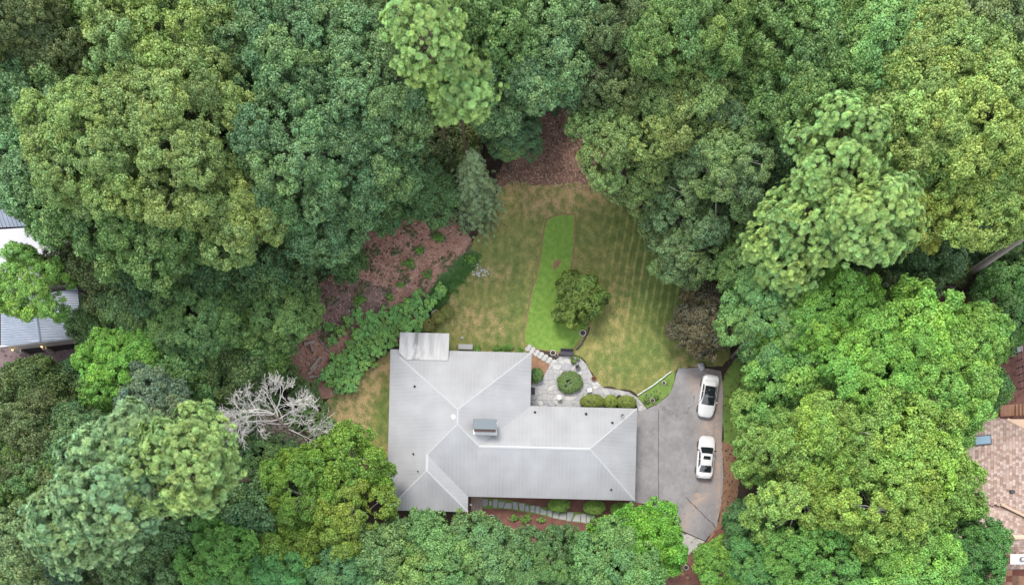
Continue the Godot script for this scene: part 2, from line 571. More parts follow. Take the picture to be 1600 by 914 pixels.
func conifer_into(root: Node3D, R: float, tall: float, col: Color) -> void:
	# whorls of drooping branches up a straight stem
	var xf := []
	var cols := PackedColorArray()
	var limbs := st_new()
	for w in 30:
		var y := 0.7 + (tall - 0.9) * w / 29.0
		var r := R * pow(1.0 - y / (tall + 0.3), 0.8) + 0.15
		for q in 9:
			var a := q * TAU / 9.0 + w * 0.7 + rng.randf_range(-0.25, 0.25)
			var l := r * rng.randf_range(0.7, 1.15)
			var d := Vector3(cos(a), 0, sin(a))
			var tone := vary(col, 0.06, 0.14)
			add_tube(limbs, [Vector3(0, y, 0), d * l + Vector3(0, y - l * 0.3, 0)], [0.035, 0.01], 4, false)
			for j in int(l * 2.6) + 1:
				var t := (j + rng.randf_range(0.5, 1.1)) / (int(l * 2.6) + 1)
				var s := rng.randf_range(0.2, 0.34)
				var side := Vector3(-d.z, 0, d.x) * rng.randfn(0.0, 0.16 * l * t)
				xf.append(oriented((d * 0.7 + Vector3.UP + rdir() * 0.4).normalized(), Vector3(s, s * 0.6, s), d * l * t + side + Vector3(0, y - l * t * 0.3, 0)))
				cols.append(vary(tone, 0.08, 0.2))
	obj("trunk", tube_mesh([Vector3(0, -0.1, 0), Vector3(0, tall * 0.5, 0), Vector3(0, tall, 0)], [0.24, 0.14, 0.02], 8), M.bark, root)
	obj("limbs", done(limbs), M.bark, root)
	tag(multi("crown", G.fine, xf, cols, M.leaf, root), "", "", "", "stuff")

func rosette_mesh(n: int, seed_: int) -> ArrayMesh:
	# pointed leaves spreading from one shoot
	rng.seed = seed_
	var v := PackedVector3Array()
	var nn := PackedVector3Array()
	var ix := PackedInt32Array()
	for k in n:
		var a := k * 2.4 + rng.randf_range(-0.2, 0.2)
		var up := rng.randf_range(-0.1, 0.7)
		var d := Vector3(cos(a), up, sin(a)).normalized()
		var s := Vector3(-sin(a), 0, cos(a)) * rng.randf_range(0.2, 0.3)
		var l := rng.randf_range(0.7, 1.1)
		var o := d * 0.08
		var m := d * l * 0.55 + Vector3(0, 0.06, 0)
		var t := d * l - Vector3(0, 0.18, 0)
		blade(v, nn, m - s, m + s, o)
		blade(v, nn, m - s, m + s, t)
	for i in v.size(): ix.append(i)
	return array_mesh(v, nn, ix)

# ---------------------------------------------------------------- ground
const LAWN_RECT := [470.0, 255.0, 1190.0, 700.0]
var lawn_img: Image

func spot(x: float, y: float, list: Array) -> float:
	var t := 0.0
	for s in list:
		var dx: float = (x - s[0]) / s[2]
		var dy: float = (y - s[1]) / s[3]
		var q := dx * dx + dy * dy
		if q < 1.0: t = maxf(t, s[4] * (1.0 - q))
	return t

func make_lawn_texture() -> void:
	var w := 1080
	var h := int(w * (LAWN_RECT[3] - LAWN_RECT[1]) / (LAWN_RECT[2] - LAWN_RECT[0]))
	lawn_img = Image.create(w, h, false, Image.FORMAT_RGB8)
	var big := fnl(1.0, 51, 4)
	var mid := fnl(1.0, 52, 4)
	var fine := fnl(1.0, 53, 2)
	# parched, worn and lush places in the turf (pixel places of the photograph)
	var dry := [[962, 468, 30, 46, 0.9], [990, 430, 24, 20, 0.5], [760, 425, 60, 22, 0.8], [735, 500, 46, 30, 1.1], [770, 510, 28, 34, 0.9], [860, 318, 70, 34, 1.3], [905, 305, 60, 26, 1.1], [820, 300, 40, 30, 0.9],
		[960, 545, 22, 36, 0.6], [950, 585, 20, 18, 0.7], [1060, 555, 20, 14, 0.8], [1075, 574, 40, 10, 0.9], [700, 480, 26, 30, 0.9], [545, 640, 44, 50, 2.6], [590, 570, 30, 34, 2.6], [565, 605, 36, 34, 2.4], [555, 670, 26, 24, 2.2], [1060, 390, 50, 24, 0.6], [1130, 430, 18, 60, 1.6]]
	var lush := [[1045, 450, 60, 90, 0.9], [980, 560, 60, 40, 0.6], [780, 520, 44, 34, 0.5], [1030, 540, 60, 40, 0.6], [805, 450, 16, 80, 0.5], [600, 650, 24, 50, 0.7], [530, 625, 22, 26, 0.8]]
	var c_green := alb(116, 134, 66)
	var c_olive := alb(160, 150, 90)
	var c_dry := alb(184, 158, 114)
	var c_lush := alb(102, 130, 60)
	var c_straw := alb(178, 172, 104)
	for j in h:
		for i in w:
			var u: float = LAWN_RECT[0] + (LAWN_RECT[2] - LAWN_RECT[0]) * i / w
			var v: float = LAWN_RECT[1] + (LAWN_RECT[3] - LAWN_RECT[1]) * j / h
			var nb := big.get_noise_2d(u * 0.014, v * 0.012)
			var nm := mid.get_noise_2d(u * 0.07, v * 0.055)
			var nf := fine.get_noise_2d(u * 0.6, v * 0.42)
			# mowing tracks: ten pixels apart, leaning a little
			var lane := sin((u + v * 0.16) * TAU / 12.0 + nb * 1.2)
			var in_lane := clampf((u - 925.0) / 60.0, 0.0, 1.0) * clampf((560.0 - v) / 120.0, 0.0, 1.0)
			var lane2 := sin((u + v * 0.10) * TAU / 17.0 + nb) * clampf((860.0 - u) / 60.0, 0.0, 1.0) * 0.35
			var d := spot(u, v, dry)
			var l := spot(u, v, lush)
			var t := clampf(0.5 + 0.45 * nb + 0.26 * nm + 0.16 * nf + 0.2 * lane2 - 0.35 * l - 0.5 * in_lane, 0.0, 1.0)
			var c := c_green.lerp(c_olive, t)
			c = c.lerp(c_lush, clampf(l * 0.6 - 0.3 * nm, 0.0, 0.8))
			c = c.lerp(c_dry, clampf(d * (0.36 + 0.7 * nm + 0.5 * nf) + 0.4 * maxf(0.0, nm - 0.1) + 0.1 * nf + 0.3 * maxf(0.0, lane2), 0.0, 0.9))
			c = c.lerp(c_straw, 0.95 * pow(maxf(0.0, lane), 1.4) * in_lane * clampf(0.85 + nm * 0.7, 0.0, 1.0))
			c = c.lerp(c_dry, clampf((345.0 - v) / 60.0, 0.0, 1.0) * clampf(0.45 + 1.3 * nm, 0.0, 0.8))
			c = c * (1.0 + 0.26 * nf + 0.14 * nm)
			lawn_img.set_pixel(i, j, c.clamp())
	var m := mat("turf", Color.WHITE, 0.95)
	m.albedo_texture = ImageTexture.create_from_image(lawn_img)
	var a := P(LAWN_RECT[0], LAWN_RECT[1])
	var b := P(LAWN_RECT[2], LAWN_RECT[3])
	m.uv1_scale = Vector3(1.0 / (b.x - a.x), 1.0 / (b.z - a.z), 1)
	m.uv1_offset = Vector3(-a.x / (b.x - a.x), -a.z / (b.z - a.z), 0)

func make_drive_texture() -> void:
	var r := [985.0, 565.0, 1145.0, 870.0]
	var w := 420
	var h := 800
	var img := Image.create(w, h, false, Image.FORMAT_RGB8)
	var big := fnl(1.0, 61, 4)
	var fine := fnl(1.0, 62, 3)
	var grey := alb(166, 163, 164)
	var dark := alb(138, 135, 137)
	var clay := alb(202, 178, 162)
	for j in h:
		for i in w:
			var u: float = r[0] + (r[2] - r[0]) * i / w
			var v: float = r[1] + (r[3] - r[1]) * j / h
			var nb := big.get_noise_2d(u * 0.02, v * 0.02)
			var nm := big.get_noise_2d(u * 0.09 + 50.0, v * 0.09)
			var nf := fine.get_noise_2d(u * 0.7, v * 0.7)
			var c := grey.lerp(dark, clampf(0.35 + 0.8 * nb + 0.4 * nm, 0.0, 1.0))
			# washed-in clay along the wheel tracks by the bank
			var track := exp(-pow((u - 1108.0 + (v - 600.0) * 0.02) / 15.0, 2.0)) * clampf((800.0 - v) / 90.0, 0.0, 1.0) + 0.8 * exp(-pow((u - 1124.0) / 7.0, 2.0)) + 0.8 * exp(-pow((u + v * 0.55 - 1520.0) / 12.0, 2.0)) * (1.0 if v > 770.0 else 0.0)
			track += 0.8 * exp(-pow((u - 1085.0) / 10.0, 2.0) - pow((v - 592.0) / 22.0, 2.0))
			c = c.lerp(clay, clampf(track * (0.62 + 0.7 * nm + 0.3 * nb), 0.0, 0.85))
			# joint and cracks in the paving
			var seam := absf(u - 1029.0 - nm * 0.6)
			if v > 640.0 and seam < 0.7: c = c.lerp(alb(92, 90, 94), 0.7)
			var diag := absf((v - 780.0) - (u - 1075.0) * 1.0 - nm * 2.0) * 0.7
			if u > 1072.0 and u < 1120.0 and diag < 0.8: c = c.lerp(alb(84, 80, 82), 0.75)
			var ring := absf(Vector2(u - 1058.0, v - 622.0).length() - 26.0 - nm * 7.0)
			if ring < 0.6 and v > 618.0: c = c.lerp(alb(104, 100, 104), 0.6)
			var crack := absf(big.get_noise_2d(u * 0.028 + 9.0, v * 0.028 + 33.0))
			if crack < 0.006: c = c.lerp(alb(104, 101, 104), 0.6)
			img.set_pixel(i, j, (c * (1.0 + 0.13 * nf)).clamp())
	var m := mat("asphalt", Color.WHITE, 0.9)
	m.albedo_texture = ImageTexture.create_from_image(img)
	var a := P(r[0], r[1])
	var b := P(r[2], r[3])
	m.uv1_scale = Vector3(1.0 / (b.x - a.x), 1.0 / (b.z - a.z), 1)
	m.uv1_offset = Vector3(-a.x / (b.x - a.x), -a.z / (b.z - a.z), 0)

const LAWN := [735, 392, 752, 345, 778, 300, 800, 282, 850, 290, 900, 284, 960, 300, 1010, 330, 1060, 370, 1110, 400, 1138, 380, 1150, 420, 1140, 520, 1140, 560, 1130, 572, 1062, 574, 1030, 602, 1000, 622, 985, 608, 942, 604, 930, 590, 920, 572, 905, 556, 880, 552, 830, 548, 832, 600, 700, 600, 640, 590, 645, 545, 675, 515, 700, 470, 722, 425]
const STRIP := [854, 347, 857, 343, 865, 339, 875, 336.5, 897, 336, 897.5, 352, 896, 382, 891, 415, 890, 432, 900, 470, 915, 500, 918, 512, 906, 530, 896, 544, 880, 549, 869, 549, 845, 546, 829, 542, 820, 538, 819.5, 530, 821, 516, 825, 497, 828, 476, 832, 457, 838, 437, 841, 425, 844.5, 412, 846, 400, 849, 372]
const CLEARING := [600, 320, 660, 310, 720, 350, 740, 385, 722, 425, 700, 460, 668, 480, 640, 520, 560, 580, 520, 620, 470, 620, 440, 560, 470, 480, 520, 420, 560, 380]
const CLEARING_NORTH := [770, 300, 790, 240, 840, 180, 880, 120, 960, 100, 1000, 160, 960, 240, 930, 300, 850, 294, 800, 288]
const DRIVE := [1061, 576, 1095, 574, 1127, 580, 1131, 610, 1129, 667, 1128, 689, 1131, 745, 1128, 785, 1120, 824, 1102, 845, 1079, 835, 1030, 812, 1026, 803, 1010, 788, 995, 785, 985, 785, 985, 640, 1010, 640, 1030, 630, 1046, 617, 1053, 601, 1057, 584]
const PATIO := [875, 557, 893, 556, 907, 560, 916, 569, 926, 588, 942, 606, 965, 609, 983, 613, 997, 622, 1011, 639, 1000, 645, 994, 632, 984, 622, 967, 617, 940, 640, 907, 642, 851, 642, 822, 640, 822, 604, 847, 593, 859, 571]
const FRONT_BED := [722, 770, 1000, 780, 1004, 800, 990, 830, 960, 850, 860, 850, 780, 860, 740, 830, 720, 815]

func in_px(list: Array, u: float, v: float) -> bool:
	var inside := false
	var n := list.size()
	var j := n - 2
	for i in range(0, n, 2):
		if (list[i + 1] > v) != (list[j + 1] > v) and u < (list[j] - list[i]) * (v - list[i + 1]) / float(list[j + 1] - list[i + 1]) + list[i]:
			inside = not inside
		j = i
	return inside

func build_ground() -> void:
	structure(sheet("ground", PackedVector2Array([Vector2(-400, -420), Vector2(400, -420), Vector2(400, 380), Vector2(-400, 380)]), 0.0, M.litter))
	structure(sheet("mulch_clearing", ragged(px(CLEARING), 0.6, 0.6), 0.004, M.mulch), "reddish pine straw and mulch clearing west of the lawn")
	structure(sheet("dark_patch", ragged(px([478, 470, 505, 440, 540, 432, 580, 440, 612, 455, 606, 480, 570, 500, 540, 520, 505, 530, 486, 515]), 0.4, 0.9), 0.009, tri_mat("dark_ground", speckle_tex(512, 77, alb(108, 86, 82), alb(166, 136, 130), 0.14, 4, 0.012), 7.0, 0.95)), "darker ground patch at the left end of the clearing")  # ragged sheet of darker speckle over the left end of the clearing
	structure(sheet("straw_clearing", ragged(px(CLEARING_NORTH), 0.6, 0.6), 0.004, tri_mat("shaded_straw", speckle_tex(512, 78, alb(100, 76, 64), alb(172, 136, 116), 0.14, 4, 0.01), 8.0, 0.95)), "strip of pine straw between the trees beyond the lawn")  # straw toned darker: the shade between the crowns is in its colour
	structure(sheet("path", ragged(px([1120, 380, 1145, 370, 1150, 420, 1150, 470, 1130, 470, 1125, 430]), 0.5, 0.35), 0.012, M.clay), "bare red earth track at the right of the lawn")
	structure(sheet("lawn", ragged(px(LAWN), 0.5, 0.35), 0.008, M.turf))
	structure(sheet("side_lawn", ragged(px([500, 640, 540, 600, 580, 570, 615, 545, 630, 545, 630, 700, 600, 720, 560, 700, 510, 680]), 0.5, 0.4), 0.008, M.turf), "patchy strip of lawn along the west wall of the house")
	structure(sheet("grass_verge", ragged(px([1131, 585, 1150, 560, 1190, 560, 1190, 720, 1155, 720, 1131, 690, 1131, 610]), 0.4, 0.3), 0.008, tri_mat("verge", speckle_tex(512, 71, alb(96, 132, 56), alb(146, 172, 84), 0.12), 4.0, 0.95)), "green verge right of the driveway")
	structure(sheet("bank", ragged(px([1128, 690, 1146, 696, 1158, 740, 1152, 785, 1126, 828, 1105, 846, 1124, 815, 1131, 745]), 0.4, 0.3), 0.0085, M.clay), "eroded clay bank along the driveway")
	structure(sheet("soil_border", ragged(px(grown(STRIP, 2.2)), 0.4, 0.22), 0.013, tri_mat("border_soil", speckle_tex(256, 72, alb(128, 100, 70), alb(176, 146, 108), 0.1), 1.5, 0.95)), "bare soil edge around the bright turf strip")
	M.bright = tri_mat("bright_turf", speckle_tex(1024, 73, alb(100, 142, 50), alb(168, 200, 96), 0.10, 4, 0.012), 9.0, 0.95)
	structure(sheet("turf_strip", ragged(px(STRIP), 0.4, 0.14), 0.018, M.bright), "long bright green strip of turf in the lawn")
	structure(sheet("turf_wear", ragged(px([862, 412, 872, 404, 880, 408, 874, 416, 866, 420]), 0.3, 0.35), 0.022, M.border_soil), "worn patch in the bright turf strip")
	structure(sheet("driveway", px(DRIVE), 0.03, M.asphalt, 0.06))
	structure(sheet("front_bed", ragged(px(FRONT_BED), 0.5, 0.3), 0.012, M.red_mulch), "red mulch bed along the front wall")
	structure(sheet("corner_bed", ragged(px([1060, 860, 1080, 866, 1104, 848, 1124, 826, 1150, 840, 1150, 930, 1040, 930, 1040, 890]), 0.5, 0.3), 0.012, M.red_mulch), "dark red mulch at the foot of the driveway")
	structure(sheet("kerb_apron", px([1074, 834.5, 1102, 846.5, 1078, 866, 1040, 880, 1040, 830]), 0.05, M.concrete, 0.08), "pale concrete apron at the foot of the driveway")
	structure(sheet("corner_grass", ragged(px([996, 789, 1010, 790, 1025, 803, 1029, 815, 1010, 822, 1000, 806]), 0.3, 0.15), 0.016, M.verge), "small green wedge of grass at the house corner")
	structure(sheet("bed_grass", ragged(px([998, 620, 1010, 608, 1030, 592, 1048, 582, 1056, 582, 1053, 600, 1046, 616, 1030, 629, 1012, 638]), 0.3, 0.12), 0.02, M.verge), "bright wedge of grass between patio and driveway")
	structure(sheet("stoop_bed", ragged(px([828, 548, 842, 556, 862, 571, 848, 594, 824, 606]), 0.3, 0.1), 0.014, M.clay), "bare brown bed between the house and the stepping slabs")
	structure(sheet("rubble_bed", ragged(px([826, 621, 840, 622, 872, 632, 872, 640, 826, 640]), 0.3, 0.1), 0.052, M.rock_dark, 0.03), "dark gravel wedge in the inner corner of the house")
	structure(sheet("terrain_yard", ragged(px([1390, 460, 1600, 470, 1660, 480, 1660, 700, 1480, 700, 1400, 640]), 0.8, 0.8), 0.004, M.red_mulch), "red earth yard of the shingled house")
	structure(sheet("courtyard", px([-60, 545, 128, 534, 130, 560, 110, 600, 60, 625, -60, 625]), 0.02, M.paver, 0.04), "purplish paved courtyard in front of the garage")
	structure(sheet("side_yard", ragged(px([128, 440, 200, 430, 205, 520, 140, 530]), 0.6, 0.4), 0.008, M.concrete), "pale gravel yard beside the garage")
	# mown grass, a tuft every few centimetres
	rng.seed = 81
	var xf := []
	var cols := PackedColorArray()
	while xf.size() < 20000:
		var u := rng.randf_range(500.0, 1150.0)
		var v := rng.randf_range(280.0, 700.0)
		if not in_px(LAWN, u, v) or in_px(STRIP, u, v) or in_px(PATIO, u, v): continue
		var q := P(u, v)
		var s := rng.randf_range(0.05, 0.10)
		xf.append(Transform3D(Basis(Vector3.UP, rng.randf() * TAU).scaled(Vector3(s, s * 0.6, s)), q))
		var c := lawn_img.get_pixel(int((u - LAWN_RECT[0]) / (LAWN_RECT[2] - LAWN_RECT[0]) * lawn_img.get_width()), int((v - LAWN_RECT[1]) / (LAWN_RECT[3] - LAWN_RECT[1]) * lawn_img.get_height())).srgb_to_linear()
		cols.append(vary(c, 0.08, 0.15))
	tag(multi("grass", G.grass, xf, cols, M.tint, self), "short mown olive and straw coloured grass of the lawn", "grass", "", "stuff")
	xf = []
	cols = PackedColorArray()
	while xf.size() < 9000:
		var u := rng.randf_range(818.0, 920.0)
		var v := rng.randf_range(336.0, 558.0)
		if not in_px(STRIP, u, v) or absf(u - 870.0) + absf(v - 412.0) < 9.0: continue
		var s := rng.randf_range(0.06, 0.12)
		xf.append(Transform3D(Basis(Vector3.UP, rng.randf() * TAU).scaled(Vector3(s, s * 0.7, s)), P(u, v)))
		cols.append(vary(lin(140, 182, 76), 0.15, 0.2))
	tag(multi("turf_grass", G.grass, xf, cols, M.tint, self), "bright green fresh grass on the long turf strip", "grass", "", "stuff")
	# straw, chips and twigs on the clearing
	var chip := box_mesh(Vector3(1.0, 0.12, 0.10))
	xf = []
	cols = PackedColorArray()
	var tones := [lin(206, 154, 138), lin(172, 128, 114), lin(226, 184, 164), lin(150, 120, 108), lin(238, 212, 192)]
	while xf.size() < 16000:
		var u := rng.randf_range(440.0, 1000.0)
		var v := rng.randf_range(100.0, 620.0)
		if not (in_px(CLEARING, u, v) or in_px(CLEARING_NORTH, u, v)): continue
		var s := rng.randf_range(0.10, 0.34)
		xf.append(Transform3D(Basis(Vector3.UP, rng.randf() * TAU).rotated(Vector3.RIGHT, rng.randf_range(-0.2, 0.2)).scaled(Vector3(s, minf(s, 0.3), minf(s, 0.3))), P(u, v) + Vector3(0, 0.02, 0)))
		cols.append(vary(tones[rng.randi() % 5], 0.05, 0.2))
	tag(multi("pine_straw", chip, xf, cols, M.tint, self), "loose reddish straw and wood chips strewn over the clearing", "straw", "", "stuff")
	xf = []
	cols = PackedColorArray()
	while xf.size() < 800:
		var u := rng.randf_range(500.0, 740.0)
		var v := rng.randf_range(320.0, 600.0)
		if not in_px(CLEARING, u, v) or noise.get_noise_2d(u * 2.6, v * 2.6) < 0.12: continue
		var s := rng.randf_range(0.08, 0.22)
		xf.append(Transform3D(Basis(Vector3.UP, rng.randf() * TAU).scaled(Vector3(s, s * 0.6, s)), P(u, v) + Vector3(0, 0.03, 0)))
		cols.append(vary(lin(118, 124, 80), 0.2, 0.3))
	tag(multi("ground_weeds", G.broad, xf, cols, M.leaf, self), "scattered low weeds sprouting through the straw clearing", "weeds", "", "stuff")
	xf = []
	cols = PackedColorArray()
	var litter := leaf_mesh(3, 0.5, 0.6, -0.2, 108, 0.3)
	tones = [lin(96, 76, 60), lin(70, 54, 44), lin(130, 104, 80), lin(60, 66, 44)]
	while xf.size() < 22000:
		var u := rng.randf_range(-40.0, 1640.0)
		var v := rng.randf_range(60.0, 930.0)
		if in_px(LAWN, u, v) or in_px(DRIVE, u, v) or in_px(PATIO, u, v) or in_px(FRONT_BED, u, v) or (u > 500.0 and u < 640.0 and v > 545.0 and v < 720.0) or (u > 600.0 and u < 1000.0 and v > 540.0 and v < 800.0): continue
		var s := rng.randf_range(0.10, 0.22)
		xf.append(Transform3D(Basis(Vector3.UP, rng.randf() * TAU).scaled(Vector3(s, s * 0.3, s)), P(u, v) + Vector3(0, 0.03, 0)))
		cols.append(vary(tones[rng.randi() % 4], 0.05, 0.2))
	tag(multi("fallen_leaves", litter, xf, cols, M.tint, self), "brown fallen leaves on the floor of the woods", "leaves", "", "stuff")

func grown(list: Array, by: float) -> Array:
	var p := PackedVector2Array()
	for i in range(0, list.size(), 2): p.append(Vector2(list[i], list[i + 1]))
	var o := Geometry2D.offset_polygon(p, by)
	var out := []
	for q in o[0]: out.append_array([q.x, q.y])
	return out

# ---------------------------------------------------------------- the house
const EAVE := 3.0
const PITCH := 0.38

func hp(x: float, y: float, rise := 0.0) -> Vector3:
	# plan place in the house's own square frame (pixels at eave height), rise in the same unit
	var t := 0.0244
	var dx := x - 800.0
	var dy := y - 665.0
	var p := P(800.0 + dx * cos(t) - dy * sin(t), 665.0 + dx * sin(t) + dy * cos(t), EAVE)
	p.y = EAVE + rise * K * 0.97 * PITCH
	return p

func facet(called: String, pts: Array, roof: Node3D, off: Vector3, material: Material, seam_gap := 0.42, seam_mat: Material = null, seam_h := 0.0015) -> void:
	# a roof plane; the first two points lie along its eave. uv: metres along the eave and down the slope
	var a: Vector3 = pts[0]
	var e: Vector3 = (pts[1] - a).normalized()
	e.y = 0.0
	e = e.normalized()
	var high: Vector3 = pts[0]
	for p: Vector3 in pts:
		if p.y > high.y: high = p
	var n := e.cross(high - a).normalized()
	if n.y < 0.0: n = -n
	var d := n.cross(e)
	var plan := PackedVector2Array()
	for p: Vector3 in pts: plan.append(Vector2(p.x, p.z))
	var ix := Geometry2D.triangulate_polygon(plan)
	var st := st_new()
	for i in range(0, ix.size(), 3):
		var t := [pts[ix[i]], pts[ix[i + 1]], pts[ix[i + 2]]]
		if (t[1] - t[0]).cross(t[2] - t[0]).y > 0.0: t = [t[0], t[2], t[1]]
		for p: Vector3 in t:
			st.set_uv(Vector2((p - a).dot(e), (p - a).dot(d)))
			st.add_vertex(p - off)
	var f := obj(called, done(st), material, roof)
	# standing seams
	var ribs := st_new()
	var dn := Vector2(-n.x, -n.z).normalized() if absf(n.x) + absf(n.z) > 0.001 else Vector2(d.x, d.z)
	var lo := 1e9
	var hi := -1e9
	for p: Vector3 in pts:
		lo = minf(lo, (p - a).dot(e)); hi = maxf(hi, (p - a).dot(e))
	var x := lo + seam_gap * 0.5
	var e2 := Vector2(e.x, e.z)
	var a2 := Vector2(a.x, a.z)
	while x < hi:
		var s := a2 + e2 * x
		for seg in Geometry2D.intersect_polyline_with_polygon(PackedVector2Array([s - dn * 60.0, s + dn * 60.0]), plan):
			var q := []
			for z: Vector2 in [seg[0], seg[seg.size() - 1]]:
				var y := a.y - (n.x * (z.x - a.x) + n.z * (z.y - a.z)) / n.y
				q.append(Vector3(z.x, y, z.y) - off)
			var w := e * 0.022
			quad(ribs, q[0] - w, q[0] + n * seam_h, q[1] + n * seam_h, q[1] - w)
			quad(ribs, q[0] + w, q[0] + n * seam_h, q[1] + n * seam_h, q[1] + w)
		x += seam_gap
	tag(obj("seams", done(ribs), seam_mat if seam_mat else M.roof_seam, roof), "", "", "", "stuff")

func cap(roof: Node3D, p: Vector3, q: Vector3, off: Vector3, half := 0.09, m: Material = null) -> void:
	var d := (q - p).normalized()
	var s := d.cross(Vector3.UP).normalized() * half
	var st := st_new()
	var up := Vector3(0, 0.05, 0)
	var dn := Vector3(0, -0.025, 0)
	quad(st, p - off + up, q - off + up, q - off + s + dn, p - off + s + dn)
	quad(st, p - off + up, q - off + up, q - off - s + dn, p - off - s + dn)
	obj("ridge_cap", done(st), m if m else M.roof_cap, roof)

func wall_ring(pts: Array, y0: float, y1: float, off: Vector3) -> ArrayMesh:
	var st := st_new()
	for i in pts.size():
		var a: Vector3 = pts[i]
		var b: Vector3 = pts[(i + 1) % pts.size()]
		quad(st, Vector3(a.x, y0, a.z) - off, Vector3(b.x, y0, b.z) - off, Vector3(b.x, y1, b.z) - off, Vector3(a.x, y1, a.z) - off)
	return done(st)

func window_in(parent: Node3D, at: Vector3, turn: float, w: float, h: float, called := "window") -> void:
	var o := Node3D.new()
	o.name = called
	parent.add_child(o, true)
	o.position = at
	o.rotation.y = turn
	var st := st_new()
	for s in [-1.0, 1.0]:
		add_box(st, Transform3D(Basis(), Vector3(s * (w * 0.5 + 0.03), 0, 0.01)), Vector3(0.06, h + 0.12, 0.08))
		add_box(st, Transform3D(Basis(), Vector3(0, s * (h * 0.5 + 0.03), 0.01)), Vector3(w, 0.06, 0.08))
	add_box(st, Transform3D(Basis(), Vector3(0, 0, 0.012)), Vector3(0.04, h, 0.06))
	obj("frame", done(st), M.white_paint, o)
	obj("pane", box_mesh(Vector3(w, h, 0.02)), M.window_glass, o)

func roof_at(u: float, v: float, slope_px: float) -> Vector3:
	var h := EAVE + slope_px * K * 0.97 * PITCH
	return P(u, v, h)

func build_house() -> void:
	var off := hp(780, 690)
	off.y = 0.0
	var house := thing("ranch_house", "low rambling house with pale grey metal hip roof beside the driveway", "house", off)
	var A := hp(607, 550.4); var B := hp(828, 550.4); var C := hp(828, 633.7); var D := hp(995.2, 633.7)
	var E := hp(995.2, 777.5); var F := hp(734, 777.5); var Q := hp(734, 801.7); var W := hp(607, 801.7)
	var N := hp(717.5, 650, 110.5); var S := hp(717.5, 672, 110.5); var W1 := hp(670.5, 716.9, 63.5); var W2 := hp(670.5, 742, 63.5)
	var R1 := hp(750.2, 703.2, 77.8); var R2 := hp(920.5, 703.2, 77.8)
	var roof := Node3D.new()
	roof.name = "roof"
	house.add_child(roof)
	facet("roof_plane", [A, B, N], roof, off, M.roof_metal)
	facet("roof_plane", [W, A, N, S, W1, W2], roof, off, M.roof_metal)
	facet("roof_plane", [E, F, W1, S, R1, R2], roof, off, M.roof_metal)
	facet("roof_plane", [B, C, R1, S, N], roof, off, M.roof_metal)
	facet("roof_plane", [C, D, R2, R1], roof, off, M.roof_metal)
	facet("roof_plane", [D, E, R2], roof, off, M.roof_metal)
	facet("roof_plane", [F, Q, W2, W1], roof, off, M.roof_metal)
	facet("roof_plane", [Q, W, W2], roof, off, M.roof_metal)
	for s in [[A.lerp(N, 0.14), N], [B, N], [N, S], [S, W1], [W2, W], [W2, Q], [S, R1], [R2, D], [R2, E]]:
		cap(roof, s[0], s[1], off)
	cap(roof, W1, W2, off, 0.13)
	cap(roof, R1, R2, off, 0.13)
	# shed roof of the rear room, laid over the north slope
	var b0 := hp(621.5, 524, 5); var b1 := hp(698.5, 524, 5); var b2 := hp(698.5, 568, 22.5); var b3 := hp(632, 568, 22.5); var b4 := hp(621.5, 557, 18.2)
	var st := st_new()
	var top := [b0, b1, b2, b3, b4]
	for i in range(1, 4):
		for p: Vector3 in [top[0], top[i], top[i + 1]]:
			st.set_uv(Vector2((p - b0).dot((b1 - b0).normalized()), (p - b0).length()) + Vector2(3.3, 5.0))
			st.add_vertex(p - off)
	for i in 5:
		var a: Vector3 = top[i] - off
		var b: Vector3 = top[(i + 1) % 5] - off
		quad(st, a, b, b - Vector3(0, 0.2, 0), a - Vector3(0, 0.2, 0))
	obj("shed_roof", done(st), stained_roof(), roof)
	# eaves
	var ring := [A, B, C, D, E, F, Q, W]
	obj("fascia", wall_ring(ring, EAVE - 0.2, EAVE - 0.004, off), M.flashing, house)
	var plan := PackedVector2Array()
	for p: Vector3 in ring: plan.append(Vector2(p.x, p.z))
	var inner := Geometry2D.offset_polygon(plan, -0.65)[0]
	st = st_new()
	var ix := Geometry2D.triangulate_polygon(plan)
	for i in ix: st.add_vertex(Vector3(plan[i].x, EAVE - 0.19, plan[i].y) - off)
	obj("soffit", done(st), M.white_paint, house)
	var inr := []
	for p in inner: inr.append(Vector3(p.x, 0, p.y))
	obj("wall", wall_ring(inr, -0.05, EAVE - 0.2, off), M.plaster, house)
	var room := [hp(625, 528), hp(695, 528), hp(695, 556), hp(625, 556)]
	obj("wall", wall_ring(room, -0.05, EAVE - 0.09, off), M.plaster, house)
	var turn := -0.0244
	for x in [650.0, 690.0]: window_in(house, hp(x, 792.0) - off + Vector3(0, -1.3, 0.03), turn, 1.6, 1.2)
	for x in [780.0, 830.0, 890.0, 950.0]: window_in(house, hp(x, 768.0) - off + Vector3(0, -1.3, 0.03), turn, 1.8, 1.2)
	for x in [730.0, 780.0]: window_in(house, hp(x, 560.0) - off + Vector3(0, -1.3, -0.03), turn + PI, 1.8, 1.3)
	for y in [600.0, 660.0, 730.0]: window_in(house, hp(616.5, y) - off + Vector3(-0.03, -1.3, 0), turn - PI * 0.5, 1.6, 1.2)
	for y in [672.0, 735.0]:
		var g := Node3D.new()
		g.name = "garage_door"
		house.add_child(g, true)
		g.position = hp(986.0, y) - off + Vector3(0.03, -1.7, 0)
		g.rotation.y = turn + PI * 0.5
		for r in 4: obj("panel", box_mesh(Vector3(2.6, 0.52, 0.05), 0.015), M.white_paint, g, Vector3(0, -0.8 + r * 0.54, 0.02))
	var dr := Node3D.new()
	dr.name = "door"
	house.add_child(dr, true)
	dr.position = hp(818.6, 612.0) - off + Vector3(0.04, -1.9, 0)
	dr.rotation.y = turn + PI * 0.5
	obj("leaf", box_mesh(Vector3(0.95, 2.1, 0.06), 0.02), M.brown_pot, dr)
